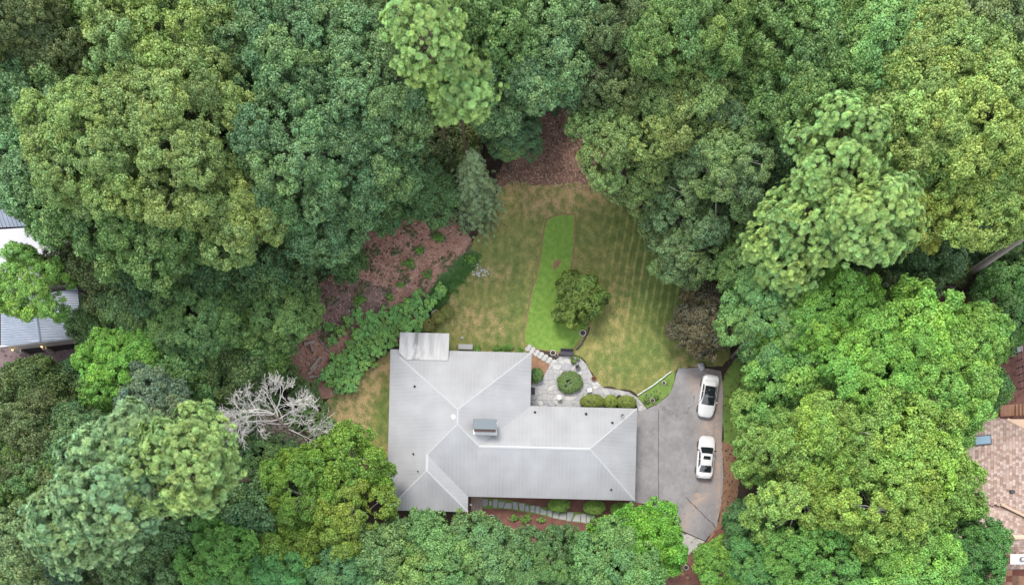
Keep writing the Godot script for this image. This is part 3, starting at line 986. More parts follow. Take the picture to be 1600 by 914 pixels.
	obj("handle", box_mesh(Vector3(0.05, 0.14, 0.08), 0.015), M.dark_metal, dr, Vector3(0.38, 0, 0.05))
	# chimney: brick stack, metal cap on legs, pale flashing
	var ch := Node3D.new()
	ch.name = "chimney"
	house.add_child(ch)
	var at := P(757.5, 664.5, 6.5)
	ch.position = at - off
	ch.rotation.y = turn
	obj("stack", box_mesh(Vector3(2.25, 2.6, 1.0), 0.02), M.brick, ch, Vector3(0, -1.35, 0.0))
	for k in 6:
		for s in [-1.0, 1.0]:
			obj("brick_course", box_mesh(Vector3(2.27, 0.06, 0.012)), M.joint, ch, Vector3(0, -1.3 + k * 0.22, s * 0.503))
	obj("cap", box_mesh(Vector3(2.45, 0.06, 1.08), 0.02), M.cap_metal, ch, Vector3(0, 0.10, -0.08))
	for x in [-1.0, 1.0]:
		for z in [-0.42, 0.36]: obj("cap_leg", box_mesh(Vector3(0.05, 0.16, 0.05)), M.dark_metal, ch, Vector3(x * 1.05, 0.0, z))
	obj("flashing", box_mesh(Vector3(2.55, 0.5, 1.35), 0.05), M.flashing, ch, Vector3(0, -1.42, 0.12))
	# domed skylight and vent pipes
	at = roof_at(709, 652, 96)
	obj("skylight_dome", lathe([Vector2(0.36, -0.1), Vector2(0.36, 0.08), Vector2(0.30, 0.2), Vector2(0.18, 0.29), Vector2(0.0, 0.32)], 20), M.white_paint, house, at - off)
	for s in [[648, 604, 40], [646, 709.5, 40], [653, 737, 46], [836, 644.5, 12], [916, 647, 14], [957, 661, 28], [955, 765, 14]]:
		at = roof_at(s[0], s[1], s[2])
		var vent := Node3D.new()
		vent.name = "vent_pipe"
		house.add_child(vent, true)
		vent.position = at - off
		obj("pipe", lathe([Vector2(0.07, -0.15), Vector2(0.07, 0.3), Vector2(0.055, 0.3), Vector2(0.055, 0.1), Vector2(0.0, 0.1)], 12), M.trim_black, vent)
		obj("boot", lathe([Vector2(0.17, -0.12), Vector2(0.15, 0.02), Vector2(0.08, 0.08)], 12), M.dark_metal, vent)
	at = roof_at(971, 650, 16)
	var mast := Node3D.new()
	mast.name = "power_mast"
	house.add_child(mast)
	mast.position = at - off
	obj("mast", tube_mesh([Vector3(0, -0.2, 0), Vector3(0, 0.9, 0), Vector3(0.18, 1.0, 0.08)], [0.05, 0.05, 0.05], 8), M.dark_metal, mast)
	obj("stay", tube_mesh([Vector3(0, 0.7, 0), Vector3(0.4, -0.1, 0.25)], [0.02, 0.02], 5), M.dark_metal, mast)

func stained_roof() -> StandardMaterial3D:
	var s := 256
	var img := Image.create(s, s, false, Image.FORMAT_RGB8)
	var f := fnl(1.0, 41, 4)
	for y in s:
		for x in s:
			var n := f.get_noise_2d(x * 0.03, y * 0.012)
			var t := 0.25 + 0.5 * n
			# water marks: two meandering dirt lines below the old gutter joints
			var c1 := absf(x - 118.0 + y * 0.16 + 34.0 * sin(y * 0.016)) / 15.0
			var c2 := absf(x - 196.0 + 8.0 * sin(y * 0.03)) / 11.0
			t += 1.1 * maxf(0.0, 1.0 - c1 * c1) * (0.6 + n) + (0.5 * maxf(0.0, 1.0 - c2 * c2) * (0.6 + n) if y < 150 else 0.0)
			img.set_pixel(x, y, alb(184, 185, 188).lerp(alb(96, 98, 103), clampf(t * 0.9 - 0.1, 0.0, 1.0)))
	var m := mat("stained_metal", Color.WHITE, 0.45)
	m.albedo_texture = ImageTexture.create_from_image(img)
	m.uv1_scale = Vector3(1.0 / 6.2, 1.0 / 6.2, 1)
	m.uv1_offset = Vector3(-3.3 / 6.2, -5.0 / 6.2, 0)
	return m

# ---------------------------------------------------------------- cars
func patch(a: Vector3, b: Vector3, c: Vector3, d: Vector3, bulge: Vector3, n := 6) -> ArrayMesh:
	# four-sided panel a-b-c-d, bowed along bulge
	var st := st_new()
	st.set_smooth_group(0)
	var g := []
	for i in n + 1:
		var row := []
		for j in n + 1:
			var s := float(i) / n
			var t := float(j) / n
			row.append(a.lerp(b, t).lerp(d.lerp(c, t), s) + bulge * (1.0 - pow(2.0 * t - 1.0, 2.0)) * (0.5 + 0.5 * (1.0 - pow(2.0 * s - 1.0, 2.0))))
		g.append(row)
	for i in n:
		for j in n: quad(st, g[i][j], g[i][j + 1], g[i + 1][j + 1], g[i + 1][j])
	return done(st)

func loft(sections: Array, prof: Array) -> ArrayMesh:
	# sections: [z, half width, low, high]; prof: Vector2(x share, y share)
	var st := st_new()
	st.set_smooth_group(0)
	var rings := []
	for s in sections:
		var r := []
		for q: Vector2 in prof: r.append(Vector3(s[1] * q.x, lerpf(s[2], s[3], q.y), s[0]))
		for i in range(prof.size() - 1, -1, -1):
			if prof[i].x > 0.001: r.append(Vector3(-s[1] * prof[i].x, lerpf(s[2], s[3], prof[i].y), s[0]))
		rings.append(r)
	for i in rings.size() - 1:
		for j in rings[i].size():
			var k: int = (j + 1) % rings[i].size()
			quad(st, rings[i][j], rings[i][k], rings[i + 1][k], rings[i + 1][j])
	for r in [rings[0], rings[rings.size() - 1]]:
		for j in range(1, r.size() - 1): tri(st, r[0], r[j], r[j + 1])
	return done(st)

func car(label: String, at: Vector3, turn: float, glass_roof: bool) -> void:
	var o := thing("parked_car", label, "car", at, turn, "cars parked on the driveway")
	var body := [[-2.36, 0.62, 0.42, 0.82], [-2.28, 0.80, 0.32, 0.98], [-2.05, 0.90, 0.26, 1.05], [-1.5, 0.94, 0.22, 1.05], [-0.6, 0.95, 0.2, 1.0], [0.4, 0.95, 0.2, 0.98], [1.0, 0.94, 0.2, 0.97], [1.5, 0.92, 0.22, 0.9], [1.95, 0.86, 0.26, 0.8], [2.2, 0.74, 0.32, 0.7], [2.34, 0.52, 0.4, 0.6]]
	var prof := [Vector2(0.0, 0.0), Vector2(0.86, 0.0), Vector2(0.97, 0.2), Vector2(1.0, 0.5), Vector2(0.985, 0.78), Vector2(0.93, 0.93), Vector2(0.8, 0.985), Vector2(0.4, 1.0), Vector2(0.0, 1.01)]
	obj("body", loft(body, prof), M.car_paint, o)
	# cabin
	var zc := 1.02; var zw := 0.2; var zr := -0.95; var zb := -1.75
	var cabin := [[zc + 0.06, 0.78, 0.88, 0.93], [zw + 0.35, 0.79, 0.9, 1.25], [zw, 0.79, 0.9, 1.42], [-0.3, 0.79, 0.9, 1.46], [zr, 0.78, 0.92, 1.40], [-1.35, 0.76, 0.95, 1.24], [zb, 0.72, 0.98, 1.04]]
	var cp := [Vector2(0.0, 0.0), Vector2(1.03, 0.0), Vector2(0.97, 0.35), Vector2(0.86, 0.8), Vector2(0.78, 0.95), Vector2(0.5, 1.0), Vector2(0.0, 1.02)]
	obj("cabin", loft(cabin, cp), M.car_paint, o)
	var g: Material = M.car_glass
	if glass_roof:
		obj("windscreen", patch(Vector3(-0.72, 0.965, zc), Vector3(0.72, 0.965, zc), Vector3(0.6, 1.44, zw), Vector3(-0.6, 1.44, zw), Vector3(0, 0.045, 0.06)), g, o)
		obj("glass_roof", patch(Vector3(-0.6, 1.445, zw - 0.02), Vector3(0.6, 1.445, zw - 0.02), Vector3(0.58, 1.43, zr), Vector3(-0.58, 1.43, zr), Vector3(0, 0.055, 0)), g, o)
	else:
		obj("windscreen", patch(Vector3(-0.72, 0.965, zc), Vector3(0.72, 0.965, zc), Vector3(0.58, 1.40, zw + 0.08), Vector3(-0.58, 1.40, zw + 0.08), Vector3(0, 0.045, 0.06)), g, o)
		obj("sunroof", patch(Vector3(-0.4, 1.465, 0.0), Vector3(0.4, 1.465, 0.0), Vector3(0.4, 1.48, -0.38), Vector3(-0.4, 1.48, -0.38), Vector3(0, 0.02, 0)), g, o)
		obj("rear_window", patch(Vector3(-0.56, 1.41, zr - 0.08), Vector3(0.56, 1.41, zr - 0.08), Vector3(0.66, 1.07, zb + 0.02), Vector3(-0.66, 1.07, zb + 0.02), Vector3(0, 0.05, -0.04)), g, o)
	for s in [-1.0, 1.0]:
		obj("side_window", patch(Vector3(s * 0.815, 0.99, 0.72), Vector3(s * 0.815, 1.0, -0.32), Vector3(s * 0.70, 1.33, -0.32), Vector3(s * 0.70, 1.30, 0.22), Vector3(s * 0.012, 0, 0)), g, o)
		obj("side_window", patch(Vector3(s * 0.815, 1.0, -0.38), Vector3(s * 0.79, 1.04, -1.25), Vector3(s * 0.68, 1.28, -1.0), Vector3(s * 0.70, 1.33, -0.38), Vector3(s * 0.012, 0, 0)), g, o)
		var mir := obj("mirror", box_mesh(Vector3(0.2, 0.13, 0.12), 0.04), M.trim_black if not glass_roof else M.car_paint, o, Vector3(s * 0.98, 1.0, 0.68))
		obj("arm", box_mesh(Vector3(0.12, 0.03, 0.06)), M.trim_black, mir, Vector3(-s * 0.12, -0.05, 0))
		obj("headlight", patch(Vector3(s * 0.60, 0.70, 2.20), Vector3(s * 0.84, 0.76, 1.93), Vector3(s * 0.80, 0.84, 1.85), Vector3(s * 0.56, 0.78, 2.06), Vector3(0, 0.02, 0.02)), M.lens_clear, o)
		obj("tail_light", patch(Vector3(s * 0.55, 0.9, -2.30), Vector3(s * 0.84, 0.9, -2.17), Vector3(s * 0.82, 1.02, -2.08), Vector3(s * 0.55, 1.01, -2.24), Vector3(0, 0.01, -0.03)), M.lens_red, o)
		obj("door_handle", box_mesh(Vector3(0.03, 0.03, 0.2), 0.01), M.car_paint, o, Vector3(s * 0.945, 0.84, -0.15))
		obj("roof_trim", tube_mesh([Vector3(s * 0.64, 1.36, 0.35), Vector3(s * 0.66, 1.40, -0.3), Vector3(s * 0.63, 1.36, -1.0)], [0.018, 0.018, 0.018], 5), M.trim_black, o)
		for z in [1.42, -1.42]:
			var wh := Node3D.new()
			wh.name = "wheel"
			o.add_child(wh, true)
			wh.position = Vector3(s * 0.84, 0.34, z)
			wh.rotation.z = PI * 0.5
			obj("tyre", lathe([Vector2(0.2, -0.12), Vector2(0.32, -0.12), Vector2(0.34, -0.08), Vector2(0.34, 0.08), Vector2(0.32, 0.12), Vector2(0.2, 0.12)], 24), M.tyre, wh)
			obj("rim", lathe([Vector2(0.0, -0.09), Vector2(0.21, -0.11), Vector2(0.21, 0.11), Vector2(0.0, 0.09)], 16), M.rim_metal, wh)
	obj("bumper", box_mesh(Vector3(1.3, 0.1, 0.08), 0.03), M.trim_black, o, Vector3(0, 0.36, 2.26))
	obj("number_plate", box_mesh(Vector3(0.32, 0.16, 0.02)), M.white_paint, o, Vector3(0, 0.72, -2.372))

# ---------------------------------------------------------------- patio, paths, garden things
func build_patio() -> void:
	var patio_poly := px(PATIO)
	var patio := structure(sheet("patio", patio_poly, 0.035, M.joint, 0.04), "pale flagstone patio in the inner corner of the house") as Node3D
	rng.seed = 91
	var island := px([872, 590, 880, 580, 893, 579, 906, 588, 912, 598, 905, 608, 893, 614, 880, 610, 873, 602])
	var cell := 0.62
	var grid := {}
	for i in range(-4, 40):
		for j in range(-4, 30):
			grid[Vector2i(i, j)] = Vector2(1.4, -27.0) + Vector2((i + (j % 2) * 0.5) * cell + rng.randf_range(-0.2, 0.2), j * cell * 0.9 + rng.randf_range(-0.17, 0.17))
	var ms := [M.stone, M.stone, M.stone_pale, M.stone_blue, M.stone]
	for i in range(-4, 39):
		for j in range(-4, 29):
			var cellp := PackedVector2Array([grid[Vector2i(i, j)], grid[Vector2i(i + 1, j)], grid[Vector2i(i + 1, j + 1)], grid[Vector2i(i, j + 1)]])
			var shrunk := Geometry2D.offset_polygon(cellp, -0.02)
			if shrunk.is_empty(): continue
			for c in Geometry2D.intersect_polygons(shrunk[0], patio_poly):
				var left := Geometry2D.clip_polygons(c, island)
				if left.is_empty() or left[0].size() < 3: continue
				var q: PackedVector2Array = left[0]
				var mid := Vector2.ZERO
				var area := 0.0
				for k in q.size():
					mid += q[k]
					area += q[k].cross(q[(k + 1) % q.size()]) * 0.5
				if absf(area) < 0.05: continue
				mid /= q.size()
				for k in q.size(): q[k] -= mid
				obj("stone", slab_mesh(q, rng.randf_range(0.022, 0.04), 0.012), ms[rng.randi() % 5], patio, Vector3(mid.x, 0.034, mid.y))
	# stepping slabs from the rear wall to the patio
	var steps := structure(sheet("slab_path", ragged(px([820, 546, 826, 540, 872, 566, 864, 573]), 0.4, 0.05), 0.026, M.joint), "row of white stepping slabs from the lawn to the patio") as Node3D
	for k in 7:
		for s in 2:
			var c := P(lerpf(825.0, 864.0, k / 6.0) + (2.0 if s else -1.0), lerpf(543.5, 567.0, k / 6.0) + (-1.8 if s else 2.4))
			var q := PackedVector2Array()
			for a in 6: q.append(Vector2(cos(a * TAU / 6.0 + 0.5) * 0.27, sin(a * TAU / 6.0 + 0.5) * 0.24) * rng.randf_range(0.85, 1.15))
			obj("slab", slab_mesh(q, rng.randf_range(0.05, 0.09), 0.02), M.stone_pale, steps, c + Vector3(0, 0.02, 0))
	# stepping stones along the front wall (pixel outlines)
	var path := structure(sheet("stone_path", ragged(px([752, 778, 790, 780, 850, 793, 925, 804, 925, 818, 895, 815, 850, 806, 790, 796, 752, 794]), 0.5, 0.12), 0.018, M.verge), "grey stepping stone path along the front wall") as Node3D
	var o0 := Vector2(700, 740)
	var sz := 1600.0 / 300.0
	var stones := [[375, 217, 414, 215, 408, 284, 372, 280], [421, 234, 474, 232, 460, 280, 432, 287, 418, 270], [480, 245, 530, 245, 530, 292, 463, 290], [538, 237, 578, 240, 583, 303, 541, 297], [590, 248, 637, 247, 638, 280, 630, 312, 598, 304],
		[645, 268, 668, 262, 677, 316, 642, 314], [686, 270, 722, 262, 722, 322, 686, 320], [730, 270, 766, 276, 760, 338, 730, 328], [772, 288, 822, 312, 826, 326, 812, 346, 770, 340], [832, 305, 874, 306, 862, 366, 828, 345],
		[882, 316, 928, 318, 920, 375, 875, 372], [935, 336, 985, 330, 983, 388, 925, 380], [995, 322, 1046, 322, 1040, 362, 1022, 398, 990, 396], [1064, 345, 1105, 338, 1100, 402, 1036, 398], [1112, 338, 1150, 335, 1150, 415, 1108, 402], [1158, 345, 1190, 345, 1190, 408, 1156, 408], [285, 212, 330, 215, 330, 262, 300, 278, 285, 262], [340, 228, 362, 226, 366, 262, 344, 270], [1196, 345, 1224, 348, 1222, 400, 1196, 402]]
	for s in stones:
		var q := PackedVector2Array()
		var mid := Vector2.ZERO
		for k in range(0, s.size(), 2):
			var w := P(o0.x + s[k] / sz, o0.y + s[k + 1] / sz)
			q.append(Vector2(w.x, w.z)); mid += Vector2(w.x, w.z)
		mid /= q.size()
		for k in q.size(): q[k] -= mid
		obj("stone", slab_mesh(q, rng.randf_range(0.04, 0.06), 0.015), [M.stone, M.stone_blue, M.stone][rng.randi() % 3], path, Vector3(mid.x, 0.016, mid.y))

func pot(called: String, u: float, v: float, r: float, h: float, m: Material, label: String, plant := false) -> void:
	var o := thing(called, label, "planter", P(u, v))
	obj("rim", lathe([Vector2(r * 0.75, 0.0), Vector2(r * 0.95, h * 0.9), Vector2(r, h), Vector2(r * 0.86, h), Vector2(r * 0.8, h * 0.8)], 20), m, o)
	obj("soil", lathe([Vector2(r * 0.82, h * 0.8), Vector2(0.0, h * 0.82)], 16), M.litter, o)
	if plant:
		rng.seed = hash(label)
		bush_into(o, "fine", Vector3(r * 0.8, r * 0.6, r * 0.8), h + r * 0.2, 0.12, 1.0, lin(110, 140, 70), "plant")

func rock_mesh(s: Vector3, seed_: int) -> ArrayMesh:
	var f := fnl(0.9, seed_, 3)
	var st := st_new()
	st.set_smooth_group(0)
	var n := 10
	var g := []
	for i in n / 2 + 1:
		var row := []
		for j in n + 1:
			var th := PI * 0.62 * i / (n / 2)
			var a := TAU * (j % n) / n
			var d := Vector3(sin(th) * cos(a), cos(th), sin(th) * sin(a))
			row.append(Vector3(d.x * s.x, d.y * s.y, d.z * s.z) * (1.0 + 0.5 * f.get_noise_3d(d.x * 1.5, d.y * 1.5, d.z * 1.5)))
		g.append(row)
	for i in n / 2:
		for j in n: quad(st, g[i][j], g[i][j + 1], g[i + 1][j + 1], g[i + 1][j])
	return done(st)

func rock(u: float, v: float, s: Vector3, m: Material, label: String, group := "") -> void:
	var o := obj("rock", rock_mesh(s, hash(label + str(u)) % 1000), m, self, P(u, v) + Vector3(0, s.y * 0.25, 0))
	tag(o, label, "rock", group)

func build_garden() -> void:
	pot("white_planter_ring", 910.5, 521, 0.36, 0.22, M.white_paint, "white ring planter on the turf strip beside the dark edging")
	pot("white_planter_ring", 864, 552, 0.32, 0.2, M.white_paint, "white ring planter beside the stepping slabs above the patio")
	pot("small_urn", 869.5, 556, 0.2, 0.3, M.stone_pale, "small pale stone urn right of the ring planter by the slabs")
	pot("flower_pot", 894, 559.5, 0.2, 0.26, M.terracotta, "orange clay flower pot nearest the dark bench", true)
	pot("flower_pot", 903, 562, 0.22, 0.28, M.terracotta, "orange clay flower pot at the patio's upper right corner", true)
	pot("flower_pot", 896, 566, 0.3, 0.3, M.brown_pot, "wide brown bowl below the orange flower pots", true)
	pot("fire_bowl", 928, 592.5, 0.3, 0.3, M.terracotta, "round rust brown bowl on the right edge of the patio")
	pot("stone_ring", 768, 809, 0.34, 0.22, M.stone_pale, "pale ring planter in the red mulch before the house")
	pot("white_planter_ring", 1037.5, 599, 0.22, 0.2, M.white_paint, "white ring planter in the grass wedge by the driveway")
	pot("stone_tub", 1010, 626, 0.36, 0.25, M.clay, "tan tub in the grass wedge nearest the patio path", true)
	pot("stone_tub", 1019.5, 626.5, 0.26, 0.25, M.stone_pale, "pale tub between the tan and the brown tubs")
	pot("stone_tub", 1025, 621.5, 0.28, 0.28, M.brown_pot, "brown tub right of the pale tub by the driveway", true)
	pot("small_urn", 1010, 618, 0.16, 0.3, M.stone_pale, "small grey urn above the tubs by the white edging")
	pot("stone_ring", 1072, 887, 0.3, 0.16, M.stone_pale, "oval stone ring on the dark red mulch at the driveway foot")
	rock(1067, 896, Vector3(0.24, 0.2, 0.3), M.clay, "tan rock below the stone ring in the red mulch")
	rock(1074.5, 902.5, Vector3(0.26, 0.2, 0.2), M.clay, "lowest tan rock in the red mulch at the driveway foot")
	rock(680, 492, Vector3(0.5, 0.5, 0.62), M.stone_pale, "white boulder between the rounded shrubs west of the lawn")
	rock(1097, 573, Vector3(0.4, 0.35, 0.5), M.stone, "grey boulder at the top edge of the driveway")
	rock(1093, 570, Vector3(0.2, 0.25, 0.22), M.stone_pale, "white stone against the grey boulder at the driveway top")
	rock(722, 528, Vector3(0.18, 0.14, 0.16), M.stone_pale, "lone white stone on the lawn behind the house")
	# bench under a dark cover, on four feet
	var b := thing("covered_bench", "dark grey covered bench at the top edge of the patio", "bench", P(885.5, 552.5), -0.05)
	var st := st_new()
	add_box(st, Transform3D(Basis(), Vector3(0, 0.42, 0)), Vector3(1.45, 0.16, 0.66), 0.05)
	obj("seat", done(st), M.dark_cloth, b)
	obj("backrest", box_mesh(Vector3(1.4, 0.4, 0.1), 0.04), M.dark_cloth, b, Vector3(0, 0.68, -0.3))
	for x in [-0.62, 0.62]:
		for z in [-0.24, 0.24]: obj("leg", box_mesh(Vector3(0.06, 0.36, 0.06), 0.01), M.dark_metal, b, Vector3(x, 0.17, z))
	# folding chair
	var c := thing("patio_chair", "small grey metal chair alone on the patio", "chair", P(903, 576), 0.6)
	obj("seat", box_mesh(Vector3(0.46, 0.04, 0.44), 0.015), M.dark_metal, c, Vector3(0, 0.43, 0))
	obj("backrest", box_mesh(Vector3(0.46, 0.34, 0.03), 0.01), M.dark_metal, c, Vector3(0, 0.68, -0.22))
	for x in [-0.2, 0.2]:
		for z in [-0.19, 0.19]: obj("leg", box_mesh(Vector3(0.03, 0.43, 0.03)), M.dark_metal, c, Vector3(x, 0.215, z))
	# round and square tables
	var t := thing("round_table", "white round table on the lower part of the patio", "table", P(873.5, 623))
	obj("tabletop", lathe([Vector2(0.0, 0.66), Vector2(0.3, 0.66), Vector2(0.32, 0.68), Vector2(0.3, 0.7), Vector2(0.0, 0.7)], 24), M.white_paint, t)
	obj("pedestal", lathe([Vector2(0.18, 0.04), Vector2(0.05, 0.09), Vector2(0.04, 0.66)], 12), M.white_paint, t)
	t = thing("square_table", "white square side table beside the clipped hedge", "table", P(921, 611), 0.15)
	obj("tabletop", box_mesh(Vector3(0.5, 0.04, 0.46), 0.015), M.white_paint, t, Vector3(0, 0.44, 0))
	for x in [-0.2, 0.2]:
		for z in [-0.18, 0.18]: obj("leg", box_mesh(Vector3(0.04, 0.42, 0.04)), M.white_paint, t, Vector3(x, 0.24, z))
	tag(obj("door_mat", box_mesh(Vector3(0.42, 0.02, 0.8), 0.005), M.dark_cloth, self, P(833, 611.5) + Vector3(0, 0.085, 0)), "dark door mat against the house wall", "mat")
	# edgings
	var pts := []
	for q in [[921, 512], [918, 522], [912, 532], [907, 541], [901, 547]]: pts.append(P(q[0], q[1]) + Vector3(0, 0.05, 0))
	tag(obj("garden_edging", tube_mesh(pts, [0.09, 0.09, 0.09, 0.09, 0.09], 6), M.dark_metal, self), "dark curved garden edging at the foot of the turf strip", "edging")
	var w := thing("edging_wall", "white edging strip curving from patio path to driveway", "edging", P(1020, 600))
	var line := [[996, 618.5], [1004, 613], [1012, 608], [1021, 602.5], [1029, 596], [1036, 591], [1042, 586], [1049, 581]]
	for k in line.size() - 1:
		var p := P(line[k][0], line[k][1])
		var q := P(line[k + 1][0], line[k + 1][1])
		var board := obj("board", box_mesh(Vector3(0.12, 0.2, p.distance_to(q) - 0.02), 0.015), M.white_paint, w, (p + q) * 0.5 - w.position + Vector3(0, 0.1, 0))
		board.rotation.y = atan2(q.x - p.x, q.z - p.z)
	# stone bench against the rear wall
	var sb := thing("stone_bench", "grey stone bench against the rear wall of the house", "bench", P(727.5, 543.5), -0.02)
	obj("seat", box_mesh(Vector3(1.6, 0.12, 0.6), 0.03), M.stone, sb, Vector3(0, 0.42, 0))
	for x in [-0.55, 0.55]: obj("leg", box_mesh(Vector3(0.25, 0.37, 0.45), 0.02), M.stone, sb, Vector3(x, 0.18, 0))
	# wooden landing at the front door
	var ld := thing("wooden_landing", "weathered wooden landing in the front corner of the house", "landing", P(745, 788), -0.0244)
	for k in 8: obj("plank", box_mesh(Vector3(0.14, 0.04, 1.5), 0.008), M.wood_grey, ld, Vector3(-0.56 + k * 0.16, 0.3, 0))
	for x in [-0.5, 0.5]: obj("joist", box_mesh(Vector3(0.08, 0.28, 1.4)), M.wood_grey, ld, Vector3(x, 0.14, 0))
	# white scattered stones on the lawn
	rng.seed = 95
	for k in 46:
		var q := Vector2(rng.randfn(751.0, 11.0), rng.randfn(426.0, 4.0)) if k > 12 else Vector2(rng.randfn(742.0, 4.0), rng.randfn(416.0, 5.0))
		var s := rng.randf_range(0.05, 0.13)
		rock(q.x, q.y, Vector3(s, s * 0.8, s * rng.randf_range(0.7, 1.2)), M.stone_pale, "small white stone of the scatter at the lawn's left edge", "white stones scattered on the lawn")
	# logs and boards left on the clearing
	var logs := [[493, 568, 1.9, 0.22, 0.9], [489, 578, 1.6, 0.16, 0.7], [493, 589, 1.3, 0.2, 0.1], [484, 536, 1.2, 0.24, 0.2], [487, 544, 1.0, 0.2, 1.9], [504, 538, 1.8, 0.12, 2.2], [512, 547, 1.6, 0.11, 2.4], [516, 552, 1.3, 0.1, 2.1]]
	var names := ["longest grey cut log at the foot of the leafy bank", "thin grey log lying along the longest log", "short squared log below the other cut logs", "thick cut log at the edge of the woods", "short cut log below the thick one at the wood's edge", "upper of three split logs beside the leafy bank", "middle of three split logs beside the leafy bank", "lowest of three split logs beside the leafy bank"]
	for k in logs.size():
		var l: Array = logs[k]
		var d: Vector3 = Vector3(cos(l[4]), 0, -sin(l[4])) * l[2] * 0.5
		var o := thing("cut_log", names[k], "log", P(l[0], l[1]))
		obj("bark", tube_mesh([-d + Vector3(0, l[3], 0), Vector3(0, l[3] * 0.97, 0.03), d + Vector3(0, l[3] * 0.9, 0)], [l[3], l[3] * 0.96, l[3] * 0.88], 9), M.wood_grey, o)
		obj("cut_end", tube_mesh([-d * 1.01 + Vector3(0, l[3], 0), -d * 0.99 + Vector3(0, l[3], 0)], [l[3] * 0.9, l[3] * 0.9], 9), M.clay, o)
	# fallen branches
	var sticks := [[600, 455, 2.2, 2.5], [575, 462, 2.8, 2.7], [582, 470, 1.9, 2.3], [540, 487, 1.0, -0.8], [555, 480, 1.6, 1.1], [640, 445, 1.4, 1.2], [660, 395, 1.8, 0.3], [672, 440, 1.3, 1.6], [648, 420, 1.1, 0.8], [1110, 900, 2.2, 1.2], [1096, 893, 1.8, 2.2]]
	for k in sticks.size():
		var l: Array = sticks[k]
		var d: Vector3 = Vector3(cos(l[3]), 0, -sin(l[3])) * l[2] * 0.5
		rng.seed = 300 + k
		var side := Vector3(d.z, 0, -d.x) * 0.25
		st = st_new()
		add_tube(st, [-d + Vector3(0, 0.06, 0), side * 0.4 + Vector3(0, 0.08, 0), d + Vector3(0, 0.06, 0)], [0.05, 0.04, 0.015], 5)
		add_tube(st, [side * 0.4 + Vector3(0, 0.08, 0), d * 0.6 + side * 1.4 + Vector3(0, 0.12, 0)], [0.03, 0.01], 4)
		var o := obj("fallen_branch", done(st), M.wood_grey, self, P(l[0], l[1]))
		tag(o, ["uppermost bare branch above the leafy bank", "longest bare branch above the leafy bank", "bare branch lying below the longest one", "pale short stick in the darkest part of the clearing", "bare branch between short stick and longest branch", "bare branch in the middle of the straw clearing", "highest bare branch on the straw clearing", "bare branch beside the grassy border of the clearing", "short bare branch left of the clearing's middle", "bare branch farthest right on the dark red mulch", "bare branch nearest the stone ring on the dark red mulch"][k], "branch", "fallen branches on the clearing and bed")
	# hose bib pipe and white frame by the bed
	var f := thing("white_trellis", "white trellis in the dark shrub beside the house door", "trellis", P(838, 588), 0.7)
	for k in 3: obj("bar", box_mesh(Vector3(0.05, 0.9, 0.05), 0.01), M.white_paint, f, Vector3(-0.35 + k * 0.35, 0.45, 0))
	for k in 2: obj("rail", box_mesh(Vector3(0.8, 0.05, 0.03), 0.01), M.white_paint, f, Vector3(0, 0.4 + k * 0.4, 0.041))
	var lamp := thing("lamp_post", "short white lamp post at the front corner of the house", "lamp", P(736, 790))
	obj("post", lathe([Vector2(0.05, 0.0), Vector2(0.04, 0.9), Vector2(0.0, 0.9)], 10), M.white_paint, lamp)
	obj("lantern", lathe([Vector2(0.06, 0.9), Vector2(0.14, 1.0), Vector2(0.14, 1.18), Vector2(0.0, 1.28)], 10), M.white_paint, lamp)

